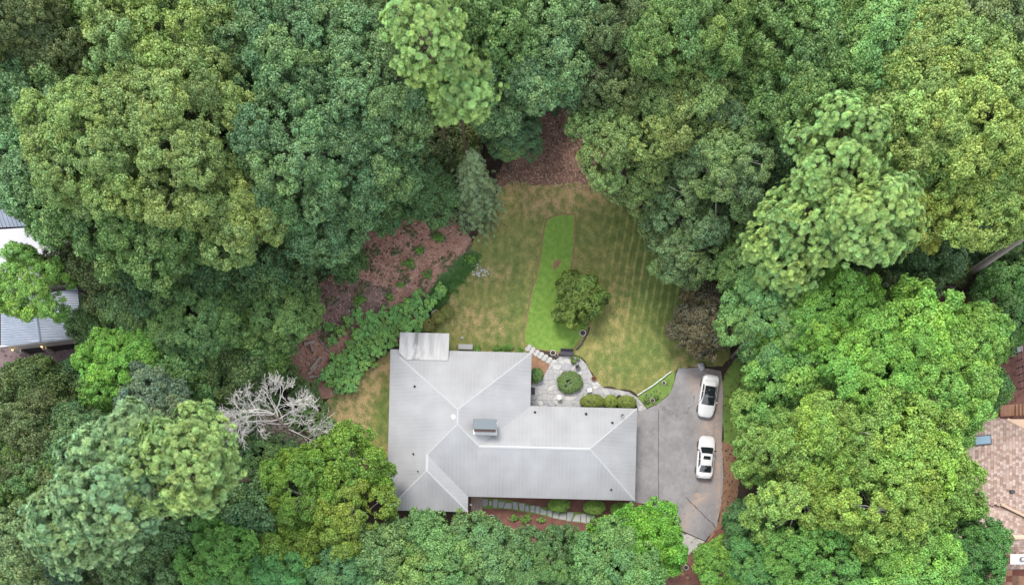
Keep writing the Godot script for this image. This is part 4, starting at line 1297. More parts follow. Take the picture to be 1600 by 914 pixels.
func build_shrubs() -> void:
	var olive := lin(112, 128, 66)
	var rs := tree("round_shrub", 908, 468, 37, 3.7, "maple", lin(112, 134, 60), "large round glossy shrub standing alone on the lawn", 0.85)
	rs.set_meta("category", "shrub")
	bush("low_shrub", 891, 597, 19, 16.5, 0.9, "fine", 0.2, lin(110, 134, 78), "low spreading shrub in the middle of the patio", "", 1.6, 0.06)
	bush("hedge_shrub", 926, 627, 19, 10.5, 1.3, "fine", 0.16, lin(128, 142, 66), "widest of three clipped hedge shrubs along the wing", "clipped hedge by the patio", 1.8, 0.04)
	bush("hedge_shrub", 955, 627.5, 9.5, 10, 1.3, "fine", 0.16, lin(134, 150, 68), "narrow middle one of three clipped hedge shrubs", "clipped hedge by the patio", 1.8, 0.04)
	bush("hedge_shrub", 980, 628.5, 14.5, 10, 1.3, "fine", 0.16, lin(130, 144, 70), "clipped hedge shrub nearest the driveway", "clipped hedge by the patio", 1.8, 0.04)
	bush("ball_shrub", 873.5, 789, 17, 10.5, 1.3, "fine", 0.15, lin(126, 158, 72), "left clipped ball shrub in the front bed", "clipped balls in the front bed", 1.8, 0.04)
	bush("ball_shrub", 929, 792.5, 17, 11, 1.3, "fine", 0.15, lin(126, 158, 72), "middle clipped ball shrub in the front bed", "clipped balls in the front bed", 1.8, 0.04)
	bush("ball_shrub", 970, 796, 15, 10, 1.2, "fine", 0.15, lin(122, 160, 68), "right clipped ball shrub half under the bright tree", "clipped balls in the front bed", 1.8, 0.04)
	bush("rounded_shrub", 669, 508.5, 10, 10, 1.4, "fine", 0.18, lin(122, 122, 66), "olive rounded shrub closest to the shed roof", "rounded olive shrubs", 1.8, 0.05)
	bush("rounded_shrub", 684, 496, 10, 10, 1.4, "fine", 0.18, lin(126, 128, 66), "olive rounded shrub beside the white boulder", "rounded olive shrubs", 1.8, 0.05)
	bush("rounded_shrub", 698, 487, 9.5, 10, 1.3, "fine", 0.18, lin(122, 130, 64), "olive rounded shrub nearest the lawn", "rounded olive shrubs", 1.8, 0.05)
	bush("door_shrub", 839, 586, 9, 11, 1.0, "maple", 0.22, lin(92, 124, 66), "dark shrub between the house door and the patio")
	var small := [[745, 546, 7, "leafy plant right of the stone bench"], [780, 545, 9, "yellow-green plant midway along the rear wall"], [795, 543, 9, "tall leafy plant near the middle of the rear wall"], [812, 547, 6, "leafy plant near the rear right corner of the house"], [803, 809, 8, "green plant left of the other in the front mulch bed"], [822, 812, 9, "larger green plant in the front mulch bed"], [845, 813, 6, "small green plant right in the front mulch bed"], [608, 464, 7, "bright plant among the fallen branches"], [736, 405, 9, "bright leafy plant at the top of the grassy border"], [684, 371, 9, "yellow-green weed in the upper part of the straw clearing"], [640, 412, 10, "weed in the middle of the straw clearing"], [655, 392, 8, "small weed just above the middle of the straw clearing"], [668, 428, 9, "weed between the clearing's middle and the grassy border"], [560, 470, 11, "dark weed in the shaded lower part of the clearing"], [625, 445, 7, "small weed right of the fallen branches"]]
	for s in small: bush("leafy_plant", s[0], s[1], s[2], s[2] * 0.8, 0.5, "maple", 0.15, lin(104, 145, 64), s[3], "", 0.55, 0.4, "plant")
	# tall grass border between clearing and lawn
	rng.seed = 130
	for k in 15:
		var t := k / 14.0
		var u := lerpf(737.0, 668.0, t) + rng.randf_range(-4, 4)
		var v := lerpf(404.0, 474.0, pow(t, 0.9)) + rng.randf_range(-4, 4)
		var o := thing("grass_clump", "clump of tall green blades in the border between clearing and lawn", "grass clump", P(u, v), rng.randf() * TAU, "tall grass border")
		var xf := []
		var cols := PackedColorArray()
		for j in 46:
			var s := rng.randf_range(0.22, 0.42)
			xf.append(Transform3D(Basis(Vector3.UP, rng.randf() * TAU).scaled(Vector3(s, s, s)), Vector3(rng.randfn(0, 0.36), 0, rng.randfn(0, 0.36))))
			cols.append(vary(lin(92, 140, 66), 0.1, 0.2))
		tag(multi("blades", G.iris, xf, cols, M.leaf, o), "", "", "", "stuff")
	# broad-leaved weeds on the bank
	var bank := [505, 600, 520, 570, 545, 545, 560, 520, 575, 500, 610, 488, 650, 470, 668, 490, 660, 515, 632, 520, 618, 540, 590, 560, 565, 585, 552, 610, 520, 612]
	rng.seed = 140
	var put := []
	var tries := 0
	while put.size() < 88 and tries < 9000:
		tries += 1
		var q := Vector2(rng.randf_range(490, 675), rng.randf_range(460, 620))
		if not in_px(bank, q.x, q.y): continue
		var ok := true
		for p: Vector2 in put:
			if p.distance_to(q) < 9.5: ok = false
		if ok: put.append(q)
	for q: Vector2 in [Vector2(560, 492), Vector2(545, 505), Vector2(532, 520), Vector2(655, 462), Vector2(676, 470), Vector2(688, 462), Vector2(672, 480), Vector2(690, 455), Vector2(515, 515), Vector2(520, 535)]: put.append(q)
	for q: Vector2 in put:
		var o := thing("broadleaf_weed", "tall broad-leaved weed on the green bank beside the house", "plant", P(q.x, q.y), rng.randf() * TAU, "broad-leaved weeds on the bank")
		var xf := []
		var cols := PackedColorArray()
		var hgt := rng.randf_range(0.7, 1.5)
		var tone := vary(lin(132, 186, 92), 0.12, 0.18)
		for j in 9:
			var a := j * 2.4 + rng.randf()
			var r := 0.62 * sqrt(j / 9.0) * rng.randf_range(0.7, 1.2)
			for z in 3:
				var s := rng.randf_range(0.2, 0.36) * (1.0 - z * 0.1)
				xf.append(oriented((Vector3(cos(a) * r * 0.4, 1.0, sin(a) * r * 0.4) + rdir() * 0.15).normalized(), Vector3(s, s, s), Vector3(cos(a) * r, hgt * (1.0 - z * 0.25) + rng.randf_range(-0.35, 0.1), sin(a) * r)))
				cols.append(vary(tone, 0.08, 0.2))
		obj("stem", tube_mesh([Vector3(0, -0.02, 0), Vector3(0.03, hgt * 0.5, 0), Vector3(0, hgt, 0)], [0.03, 0.025, 0.012], 5), M.bark, o)
		tag(multi("leaves", G.rosette, xf, cols, M.leaf, o), "", "", "", "stuff")

# ---------------------------------------------------------------- woods
func build_trees() -> void:
	var YG := lin(140, 160, 92); var DG := lin(110, 142, 94); var PG := lin(160, 190, 112); var BG := lin(132, 178, 78)
	var MG := lin(114, 144, 80); var GG := lin(124, 148, 98); var YY := lin(164, 176, 86); var DK := lin(100, 130, 82); var OL := lin(108, 122, 74); var BL := lin(120, 152, 102)
	# u, v, radius px, top m, kind, colour, flatness, label
	var list := [
		# upper left
		["broadleaf_tree", 40, 30, 72, 23, "oak", OL, 0.8, "dull olive tree in the top left corner"],
		["broadleaf_tree", 150, 18, 62, 20, "oak", MG, 0.8, "green tree at the top edge behind the olive corner tree"],
		["broadleaf_tree", 28, 150, 72, 21, "oak", BL, 0.8, "bluish green tree at the left edge below the olive corner tree"],
		["broadleaf_tree", 48, 272, 58, 19, "loose", BL, 0.75, "loose bluish tree at the left edge above the white roof"],
		["broadleaf_tree", 235, 75, 112, 25, "oak", YG, 0.8, "tall yellow-green oak at the top left, behind the largest oak"],
		["broadleaf_tree", 265, 195, 118, 25, "oak", YG, 0.8, "largest yellow-green oak left of the dark round oak"],
		["broadleaf_tree", 135, 215, 96, 25, "oak", YG, 0.8, "yellow-green oak left of the largest oak, over the bluish trees"],
		["broadleaf_tree", 118, 312, 62, 19, "oak", MG, 0.8, "green oak right of the white roof at the left edge"],
		["broadleaf_tree", 225, 345, 88, 20, "oak", MG, 0.8, "mid green oak below the largest yellow-green oak"],
		["broadleaf_tree", 372, 330, 56, 20, "oak", YG, 0.85, "narrow yellow-green oak between mid green and dark round oaks"],
		["broadleaf_tree", 470, 85, 112, 24, "oak", DG, 0.8, "dark green oak at the top edge above the darkest round oak"],
		["broadleaf_tree", 584, 110, 90, 23, "oak", DG, 0.8, "dark green oak left of the slim pine at the top"],
		["broadleaf_tree", 470, 225, 112, 23, "oak", DG, 0.8, "biggest dark green round oak at the upper left of the clearing"],
		["broadleaf_tree", 566, 248, 82, 19, "oak", DG, 0.85, "dark green oak leaning over the top of the straw clearing"],
		["broadleaf_tree", 502, 334, 60, 16, "oak", DG, 0.85, "lowest dark green oak beside the straw clearing"],
		["broadleaf_tree", 300, 420, 66, 12, "oak", DK, 0.8, "dark tree in shade below the mid green oak"],
		["broadleaf_tree", 410, 420, 62, 11, "oak", DK, 0.8, "dark tree in shade left of the straw clearing"],
		["broadleaf_tree", 438, 487, 46, 11, "fine", MG, 0.8, "small green tree at the left tip of the clearing"],
		["broadleaf_tree", 392, 526, 56, 9, "fine", MG, 0.75, "green tree above the bare white tree"],
		["broadleaf_tree", 300, 500, 66, 13, "fine", lin(106, 138, 82), 0.75, "dark feathery tree right of the courtyard"],
		["broadleaf_tree", 215, 470, 54, 12, "fine", DK, 0.75, "dark tree beside the gravel yard of the garage"],
		["pine_tree", 668, 50, 66, 28, "pine", PG, 1.0, "slim light pine at the top edge between dark and bluish oaks"],
		["pine_tree", 715, 130, 50, 22, "pine", PG, 1.1, "lower light pine between the dark oak and the bluish oak"],
		["broadleaf_tree", 832, 45, 78, 22, "oak", BL, 0.8, "bluish green oak at the top edge above the dark gap"],
		["broadleaf_tree", 794, 106, 76, 20, "oak", BL, 0.85, "bluish green oak right of the lower light pine"],
		["broadleaf_tree", 775, 15, 66, 24, "oak", MG, 0.8, "green oak at the top edge right of the slim pine"],
		["broadleaf_tree", 796, 196, 40, 11, "fine", lin(108, 140, 96), 0.8, "shaded tree above the silvery conical tree"],
		["broadleaf_tree", 975, 50, 76, 21, "oak", OL, 0.8, "olive oak at the top edge right of the bluish oak"],
		["broadleaf_tree", 1085, 25, 82, 25, "oak", MG, 0.8, "mid green oak at the top edge above the bright oak"],
		["broadleaf_tree", 992, 185, 84, 18, "oak", YG, 0.85, "yellow-green oak overhanging the top of the lawn"],
		["broadleaf_tree", 1080, 130, 84, 20, "oak", YG, 0.85, "bright yellow-green oak above the grey-green oak"],
		["broadleaf_tree", 1010, 265, 70, 13, "loose", lin(134, 158, 100), 1.05, "loose pale tree spreading over the lawn's upper right"],
		["broadleaf_tree", 1140, 245, 96, 18, "loose", GG, 0.85, "grey-green oak with bare twigs right of the lawn"],
		["broadleaf_tree", 1075, 365, 66, 11, "loose", GG, 0.85, "low grey-green tree hanging over the right of the lawn"],
		["broadleaf_tree", 1185, 80, 56, 20, "oak", MG, 0.85, "shaded green oak left of the dark gap at the top right"],
		["broadleaf_tree", 1265, 35, 74, 24, "oak", MG, 0.8, "green oak at the top edge right of the dark gap"],
		["broadleaf_tree", 1390, 45, 66, 24, "maple", lin(134, 172, 98), 0.85, "fresh green tree at the top edge of the right side"],
		["broadleaf_tree", 1275, 135, 70, 22, "oak", MG, 0.8, "mid green oak above the great pine"],
		["broadleaf_tree", 1350, 140, 52, 19, "oak", GG, 0.8, "dull green oak between great pine and yellow oaks"],
		["broadleaf_tree", 1230, 210, 56, 17, "oak", DG, 0.8, "dark oak at the upper left of the great pine"],
		["broadleaf_tree", 1480, 90, 80, 25, "oak", lin(152, 174, 96), 0.8, "upper yellow-green oak of the right edge group"],
		["broadleaf_tree", 1445, 185, 84, 24, "oak", lin(152, 174, 96), 0.8, "yellow-green oak right of the great pine's tip"],
		["broadleaf_tree", 1555, 170, 90, 26, "oak", lin(156, 178, 98), 0.8, "large yellow-green oak at the right edge"],
		["broadleaf_tree", 1560, 45, 70, 22, "oak", GG, 0.8, "grey-green tree in the top right corner"],
		["broadleaf_tree", 1545, 300, 62, 22, "oak", lin(156, 178, 92), 0.8, "yellow-green oak at the right edge above the bare trunk"],
		["broadleaf_tree", 1450, 310, 54, 19, "oak", YY, 0.8, "yellowest tree right of the great pine"],
		["pine_tree", 1325, 245, 88, 25, "pine", PG, 0.9, "upper crown of the great light pine on the right"],
		["pine_tree", 1275, 340, 88, 22, "pine", PG, 0.9, "great light pine at the right of the lawn"],
		["pine_tree", 1375, 340, 66, 26, "pine", PG, 0.9, "light pine pressed against the great pine's right side"],
		["pine_tree", 1230, 420, 50, 17, "pine", PG, 0.9, "lowest light pine below the great pine"],
		["broadleaf_tree", 1452, 398, 50, 9, "oak", DK, 0.8, "dark tree left of the bare leaning trunk"],
		["broadleaf_tree", 1580, 468, 56, 8, "maple", lin(106, 144, 80), 0.7, "layered dark green tree below the bare trunk"],
		["broadleaf_tree", 1575, 345, 34, 8, "oak", DK, 0.7, "dark tree at the right edge behind the bare trunk"],
		# right of the drive
		["broadleaf_tree", 1170, 410, 46, 13, "maple", MG, 0.9, "narrow green tree above the purple-leaved tree"],
		["broadleaf_tree", 1195, 505, 62, 15, "maple", lin(120, 160, 94), 0.85, "fresh green tree right of the purple-leaved tree"],
		["broadleaf_tree", 1300, 500, 84, 17, "maple", BG, 0.8, "bright green tree below the great pine"],
		["broadleaf_tree", 1250, 585, 76, 15, "maple", lin(122, 166, 84), 0.8, "bright green tree above the spreading oak"],
		["broadleaf_tree", 1375, 570, 80, 19, "maple", BG, 0.8, "bright green tree between two other bright trees"],
		["broadleaf_tree", 1440, 520, 64, 18, "loose", lin(146, 190, 84), 0.8, "lime green loose tree over the red earth yard"],
		["broadleaf_tree", 1510, 540, 60, 16, "loose", lin(138, 180, 84), 0.8, "lime green loose tree near the fence at the right edge"],
		["broadleaf_tree", 1465, 615, 68, 17, "loose", lin(138, 180, 84), 0.8, "lime green loose tree above the shingled roof"],
		["broadleaf_tree", 1546, 606, 24, 8, "maple", lin(104, 142, 74), 0.8, "small dark green tree by the timber stairs"],
		["broadleaf_tree", 1214, 690, 66, 14, "loose", lin(142, 172, 86), 0.8, "left crown of the spreading oak, beside the parked cars"],
		["broadleaf_tree", 1310, 680, 88, 18, "loose", lin(146, 176, 84), 0.8, "middle crown of the spreading oak right of the driveway"],
		["broadleaf_tree", 1418, 696, 84, 20, "loose", lin(146, 176, 80), 0.8, "right crown of the spreading oak next to the shingled roof"],
		["broadleaf_tree", 1272, 786, 84, 16, "loose", lin(146, 176, 88), 0.8, "lower left crown of the spreading oak"],
		["broadleaf_tree", 1385, 790, 80, 20, "loose", lin(142, 174, 80), 0.8, "lower right crown of the spreading oak"],
		["broadleaf_tree", 1478, 765, 54, 17, "loose", lin(136, 168, 74), 0.8, "outermost crown of the spreading oak over the shingles"],
		["broadleaf_tree", 1182, 824, 40, 8, "maple", lin(96, 134, 80), 0.8, "dark low tree at the foot of the driveway"],
		["broadleaf_tree", 1130, 878, 34, 6, "maple", BG, 0.7, "small lime tree over the dark red mulch"],
		["broadleaf_tree", 1205, 890, 56, 12, "maple", lin(104, 152, 82), 0.8, "green tree at the bottom edge right of the small lime tree"],
		["broadleaf_tree", 1300, 880, 66, 16, "maple", lin(112, 160, 76), 0.8, "green tree at the bottom edge below the spreading oak"],
		["broadleaf_tree", 1425, 875, 70, 18, "maple", lin(132, 178, 86), 0.8, "bright tree at the bottom edge left of the chimney roof"],
		["broadleaf_tree", 1510, 865, 50, 15, "maple", lin(96, 144, 72), 0.8, "mid green tree against the lower shingled roof"],
		# bottom
		["broadleaf_tree", 1000, 854, 60, 10, "maple", lin(118, 172, 62), 0.75, "brightest green tree below the driveway corner of the house"],
		["broadleaf_tree", 955, 890, 66, 12, "maple", lin(120, 158, 92), 0.75, "green tree at the bottom edge under the brightest tree"],
		["broadleaf_tree", 850, 893, 62, 11, "maple", lin(104, 138, 84), 0.75, "dusky green tree below the front mulch bed"],
		["broadleaf_tree", 750, 866, 52, 11, "maple", lin(118, 152, 96), 0.8, "grey-green tree below the front left corner of the house"],
		["broadleaf_tree", 680, 884, 64, 12, "maple", lin(120, 158, 92), 0.8, "pale green tree at the bottom edge under the house"],
		["broadleaf_tree", 606, 862, 42, 11, "oak", lin(114, 148, 92), 0.8, "soft green tree touching the lower left house corner"],
		["broadleaf_tree", 536, 728, 58, 11, "loose", lin(124, 158, 60), 0.8, "yellow-green tree along the west wall of the house"],
		["broadleaf_tree", 475, 770, 60, 12, "loose", lin(116, 150, 58), 0.8, "yellow-green tree left of the one along the wall"],
		["broadleaf_tree", 538, 815, 58, 12, "loose", lin(128, 150, 60), 0.8, "yellow-green tree nearest the lower left house corner"],
		["broadleaf_tree", 455, 850, 54, 10, "loose", lin(122, 150, 62), 0.75, "lowest yellow-green tree of the group left of the house"],
		["broadleaf_tree", 535, 892, 46, 10, "maple", lin(104, 148, 96), 0.8, "dark fresh tree at the bottom edge left of the pale one"],
		["broadleaf_tree", 435, 895, 40, 11, "maple", lin(104, 160, 92), 0.8, "bright bluish tree at the bottom edge"],
		["broadleaf_tree", 330, 875, 60, 13, "maple", lin(112, 160, 78), 0.8, "bright green tree at the bottom edge below the round pine"],
		["broadleaf_tree", 390, 810, 50, 10, "oak", DK, 0.8, "dark tree between round pine and yellow-green trees"],
		["pine_tree", 290, 716, 80, 28, "pine", lin(150, 176, 106), 0.85, "round light green pine left of the bare white tree"],
		["pine_tree", 165, 760, 76, 27, "pine", lin(142, 172, 122), 0.9, "bluish pine left of the round pine"],
		["pine_tree", 110, 810, 66, 25, "pine", lin(138, 166, 116), 0.85, "lower bluish pine near the bottom left corner"],
		["pine_tree", 195, 690, 50, 25, "pine", lin(140, 168, 118), 0.9, "narrow bluish pine at the top of the pine group"],
		["broadleaf_tree", 45, 706, 64, 16, "oak", OL, 0.8, "olive tree at the left edge below the courtyard"],
		["broadleaf_tree", 115, 690, 50, 15, "oak", DK, 0.8, "dark tree between the olive tree and the pines"],
		["broadleaf_tree", 25, 755, 60, 16, "oak", MG, 0.8, "green tree at the left edge beside the bluish pines"],
		["broadleaf_tree", 30, 850, 62, 17, "loose", GG, 0.8, "pale tree in the bottom left corner"],
		["broadleaf_tree", 215, 860, 62, 13, "oak", DK, 0.8, "dark tree below the bluish pine"],
		["broadleaf_tree", 235, 630, 50, 13, "fine", lin(118, 138, 112), 0.75, "grey-green feathery tree above the round pine"],
		["broadleaf_tree", 180, 575, 58, 12, "maple", lin(132, 180, 78), 0.75, "bright green tree at the edge of the courtyard"],
		["broadleaf_tree", 276, 570, 54, 10, "fine", lin(106, 142, 82), 0.75, "green feathery tree right of the bright courtyard tree"],
		["broadleaf_tree", 112, 594, 24, 6, "fine", lin(102, 134, 84), 0.8, "small dark tree on the paved courtyard edge"],
		["broadleaf_tree", 150, 510, 34, 7, "fine", lin(102, 134, 80), 0.8, "small dark tree between garage and gravel yard"],
		["broadleaf_tree", 40, 446, 50, 14, "loose", lin(138, 178, 86), 0.75, "lime green tree spreading over the garage roof"],
		["broadleaf_tree", 135, 415, 42, 12, "loose", OL, 0.75, "dull loose tree right of the white roof"],
		["broadleaf_tree", 530, 402, 30, 6, "fine", DK, 0.8, "small shaded tree at the upper left edge of the straw clearing"],
		["broadleaf_tree", 596, 318, 32, 7, "fine", lin(106, 138, 84), 0.8, "small shaded tree at the top of the straw clearing"],
		["broadleaf_tree", 665, 300, 38, 8, "fine", lin(106, 138, 86), 0.8, "small shaded tree left of the silvery conical tree"],
		["broadleaf_tree", 380, 640, 44, 5.5, "fine", lin(102, 132, 84), 0.8, "dark undergrowth tree beneath the bare white tree"],
		["broadleaf_tree", 420, 720, 46, 6, "fine", DK, 0.8, "dark undergrowth tree right of the round pine"],
	]
	for t in list:
		var o := tree(t[0], t[1], t[2], t[3], t[4], t[5], t[6], t[8], t[7])
		if t[5] == "pine": o.set_meta("group", "pines in the woods")
		else: o.set_meta("group", "broadleaf trees of the woods")
	rng.seed = 333
	var cf := thing("conifer_tree", "silvery green pointed conifer at the top left of the lawn", "tree", P(745, 332), 0.0, "garden trees")
	conifer_into(cf, 3.5, 14.0, lin(168, 196, 138))
	print("trees ", Time.get_ticks_msec())
	var pu := tree("purple_tree", 1106, 492, 42, 5.5, "fine", lin(120, 110, 88), "purple-brown leaved small tree at the right edge of the lawn", 0.75, 1.3)
	pu.set_meta("group", "garden trees")
	# tall bare trunk whose crown stands outside the picture
	rng.seed = 501
	var at := P(1487, 447)
	var bt := thing("pine_tree", "tall pine with a long bare grey trunk at the right edge", "tree", at, 0.0, "pines in the woods")
	crown_into(bt, "pine", Vector3(4.2, 3.4, 4.2), 27.0, PG, 0.4)
	bt.get_node("trunk").material_override = M.grey_bark

func grow(st: SurfaceTool, from: Vector3, dir: Vector3, length: float, r: float, depth: int) -> void:
	var pts := [from]
	var radii := [r]
	var d := dir
	var p := from
	for i in 3:
		d = (d + rdir() * 0.30 + Vector3(0, 0.03, 0)).normalized()
		p += d * length / 3.0
		pts.append(p)
		radii.append(maxf(lerpf(r, r * 0.6, (i + 1) / 3.0), 0.017))
	add_tube(st, pts, radii, 5 if depth > 2 else 3, false)
	if depth == 0: return
	for i in 3 if depth > 2 else 4:
		var q: Vector3 = pts[3] if i == 0 else pts[1 + i % 3]
		var nd := (d + rdir() * (0.4 if i == 0 else 0.85)).normalized()
		nd.y = clampf(nd.y, -0.2, 0.6)
		grow(st, q, nd, length * rng.randf_range(0.5, 0.78), maxf(radii[3] * (0.95 if i == 0 else 0.7), 0.019), depth - 1)

func build_dead_tree() -> void:
	rng.seed = 611
	var at := P(485, 712)
	var o := thing("dead_tree", "bare white dead tree left of the house", "tree", at)
	var trunk := [Vector3(0, -0.1, 0), Vector3(-0.5, 2.5, -0.8), Vector3(-1.3, 5.2, -2.1), Vector3(-2.2, 7.2, -3.3)]
	obj("trunk", tube_mesh(trunk, [0.34, 0.27, 0.2, 0.13], 9), M.vine_twig, o)
	var lim := []
	for k in 12:
		var ang := lerpf(-0.15, PI + 0.5, k / 11.0)
		var f: Vector3 = trunk[2].lerp(trunk[3], (k % 4) * 0.32)
		lim.append([f, Vector3(cos(ang), 0.22 + 0.16 * (k % 2), -sin(ang) * 0.75), 2.5 if k > 5 else 2.0])
	lim.append([trunk[3], Vector3(-1.0, 0.3, 0.1), 2.8])
	lim.append([trunk[1], Vector3(0.9, 0.35, -0.5), 2.4])
	for l in lim:
		var st := st_new()
		grow(st, l[0], l[1].normalized(), l[2], 0.07, 4)
		obj("limb", done(st), M.pale_bark, o)
	# dry vine tangled in the middle of the crown
	var xf := []
	var cols := PackedColorArray()
	for k in 520:
		var p := Vector3(-0.2, 3.2, -0.6).lerp(Vector3(-3.6, 7.2, -3.0), rng.randf()) + Vector3(rng.randfn(0, 0.55), rng.randfn(0, 0.3), rng.randfn(0, 0.45))
		xf.append(oriented((rdir() + Vector3.UP * 0.5).normalized(), Vector3.ONE * rng.randf_range(0.3, 0.5), p))
		cols.append(vary(lin(190, 172, 164), 0.03, 0.15))
	tag(multi("dry_vine", blade_mesh(9, 109, 1.0, 0.02, 1.0), xf, cols, M.tint, o), "", "", "", "stuff")
	var under := [[395, 598, "left above the dead tree's twigs"], [440, 585, "above the middle of the dead tree"], [474, 612, "between the dead tree and the cut logs"], [405, 655, "beneath the left twigs of the dead tree"], [445, 665, "beneath the middle of the dead tree"], [430, 735, "below the dead tree's trunk"], [462, 742, "between the dead tree and the yellow-green trees"], [485, 640, "at the lawn side of the dead tree"], [500, 668, "at the foot of the dead tree"], [395, 700, "between round pine and dead tree"], [455, 700, "just below the dead tree's fork"]]
	for s in under:
		bush("undergrowth", s[0], s[1], 26, 23, 1.7, "fine", 0.34, lin(98, 128, 74), "dark green undergrowth " + s[2], "undergrowth round the dead tree", 0.8, 0.22)

func under_label(k: int, at: Vector2) -> String:
	var look: String = ["green broad-leaved", "fresh green feathery", "grey-green broad-leaved", "olive feathery", "bluish broad-leaved", "mid green feathery"][k]
	var col: String = ["left edge", "yellow-green oaks", "dark round oaks", "slim pine", "gap above the lawn", "grey-green oak", "great pine", "right edge"][clampi(int(at.x / 200.0), 0, 7)]
	var row: String = ["far beneath the top woods near the ", "beneath the upper woods near the ", "beneath the middle woods in line with the ", "beneath the lower woods in line with the "][clampi(int(at.y / 230.0), 0, 3)]
	return "low %s tree %s%s" % [look, row, col]

func build_understory() -> void:
	# saplings and shrubs that fill the gaps of the woods: six kinds, each placed many times
	var protos := []
	var cs := [lin(100, 134, 84), lin(112, 142, 80), lin(96, 128, 86), lin(122, 140, 84), lin(104, 138, 100), lin(98, 134, 76)]
	rng.seed = 700
	var spots := []
	for i in 24:
		for j in 15:
			var u := -30.0 + i * 72.0 + rng.randf_range(-26, 26)
			var v := 20.0 + j * 64.0 + rng.randf_range(-24, 24)
			if in_px(grown(LAWN, 40), u, v) or in_px(grown(CLEARING, 22), u, v) or in_px(grown(CLEARING_NORTH, 10), u, v) or in_px(grown(DRIVE, 58), u, v) or in_px(grown(FRONT_BED, 10), u, v): continue
			if u > 480 and u < 1010 and v > 440 and v < 815: continue
			if u > 1040 and v > 820 and u < 1140: continue
			if u < 200 and v > 300 and v < 625: continue
			if u > 1380 and v > 455: continue
			if u > 360 and u < 520 and v > 600 and v < 720: continue
			if v > 780 and u > 560 and u < 1040: continue
			spots.append(Vector2(u, v))
	for k in 6:
		var root := thing("understory_tree", under_label(k, spots[k]), "tree", P(spots[k].x, spots[k].y), 0.0, "understory of the woods")
		var R := rng.randf_range(2.3, 3.2)
		crown_into(root, "fine" if k % 2 else "oak", Vector3(R, R * 0.8, R), rng.randf_range(3.4, 5.6), cs[k], 0.12)
		protos.append(root)
	for k in range(6, spots.size()):
		var src: Node3D = protos[k % 6]
		var o: Node3D = src.duplicate()
		o.name = numbered("understory_tree")
		add_child(o)
		o.position = P(spots[k].x, spots[k].y)
		o.rotation.y = rng.randf() * TAU
		o.set_meta("label", under_label(k % 6, spots[k]))
		o.scale = Vector3.ONE * rng.randf_range(0.8, 1.35)
	print("understory ", spots.size())

# ---------------------------------------------------------------- neighbours
func shingles(roof: Node3D, pts: Array, off: Vector3, tones: Array) -> void:
	# courses of tabs laid up a plane from its eave (first two points)
	var a: Vector3 = pts[0]
	var e: Vector3 = (pts[1] - a)
	e.y = 0.0
	e = e.normalized()
	var high: Vector3 = a
	for p: Vector3 in pts:
		if p.y > high.y: high = p
	var n := e.cross(high - a).normalized()
	if n.y < 0.0: n = -n
	var d := n.cross(e)
	if d.y < 0.0: d = -d
	var plan := PackedVector2Array()
	var lo := Vector2(1e9, 1e9)
	var hi := Vector2(-1e9, -1e9)
	for p: Vector3 in pts:
		var q := Vector2((p - a).dot(e), (p - a).dot(d))
		plan.append(q)
		lo = lo.min(q); hi = hi.max(q)
	var st := st_new()
	var y := lo.y
	var row := 0
	while y < hi.y:
		var x := lo.x - (row % 2) * 0.16
		while x < hi.x:
			if Geometry2D.is_point_in_polygon(Vector2(x + 0.15, y + 0.15), plan):
				var c: Color = vary(tones[rng.randi() % tones.size()], 0.03, 0.1)
				var o := a + e * (x + 0.01) + d * y - off
				var r := e * 0.30
				var l := d * 0.33
				var t := n * rng.randf_range(0.03, 0.05)
				st.set_color(c)
				quad(st, o + t, o + r + t, o + r + l + n * 0.012, o + l + n * 0.012)
				quad(st, o + n * 0.004, o + r + n * 0.004, o + r + t, o + t)
			x += 0.32
		y += 0.30
		row += 1
	tag(obj("shingles", done(st), M.tint, roof), "", "", "", "stuff")

func plane_of(roof: Node3D, called: String, pts: Array, off: Vector3, m: Material) -> void:
	var st := st_new()
	var plan := PackedVector2Array()
	for p: Vector3 in pts: plan.append(Vector2(p.x, p.z))
	for i in Geometry2D.triangulate_polygon(plan): st.add_vertex(pts[i] - off)
	obj(called, done(st), m, roof)

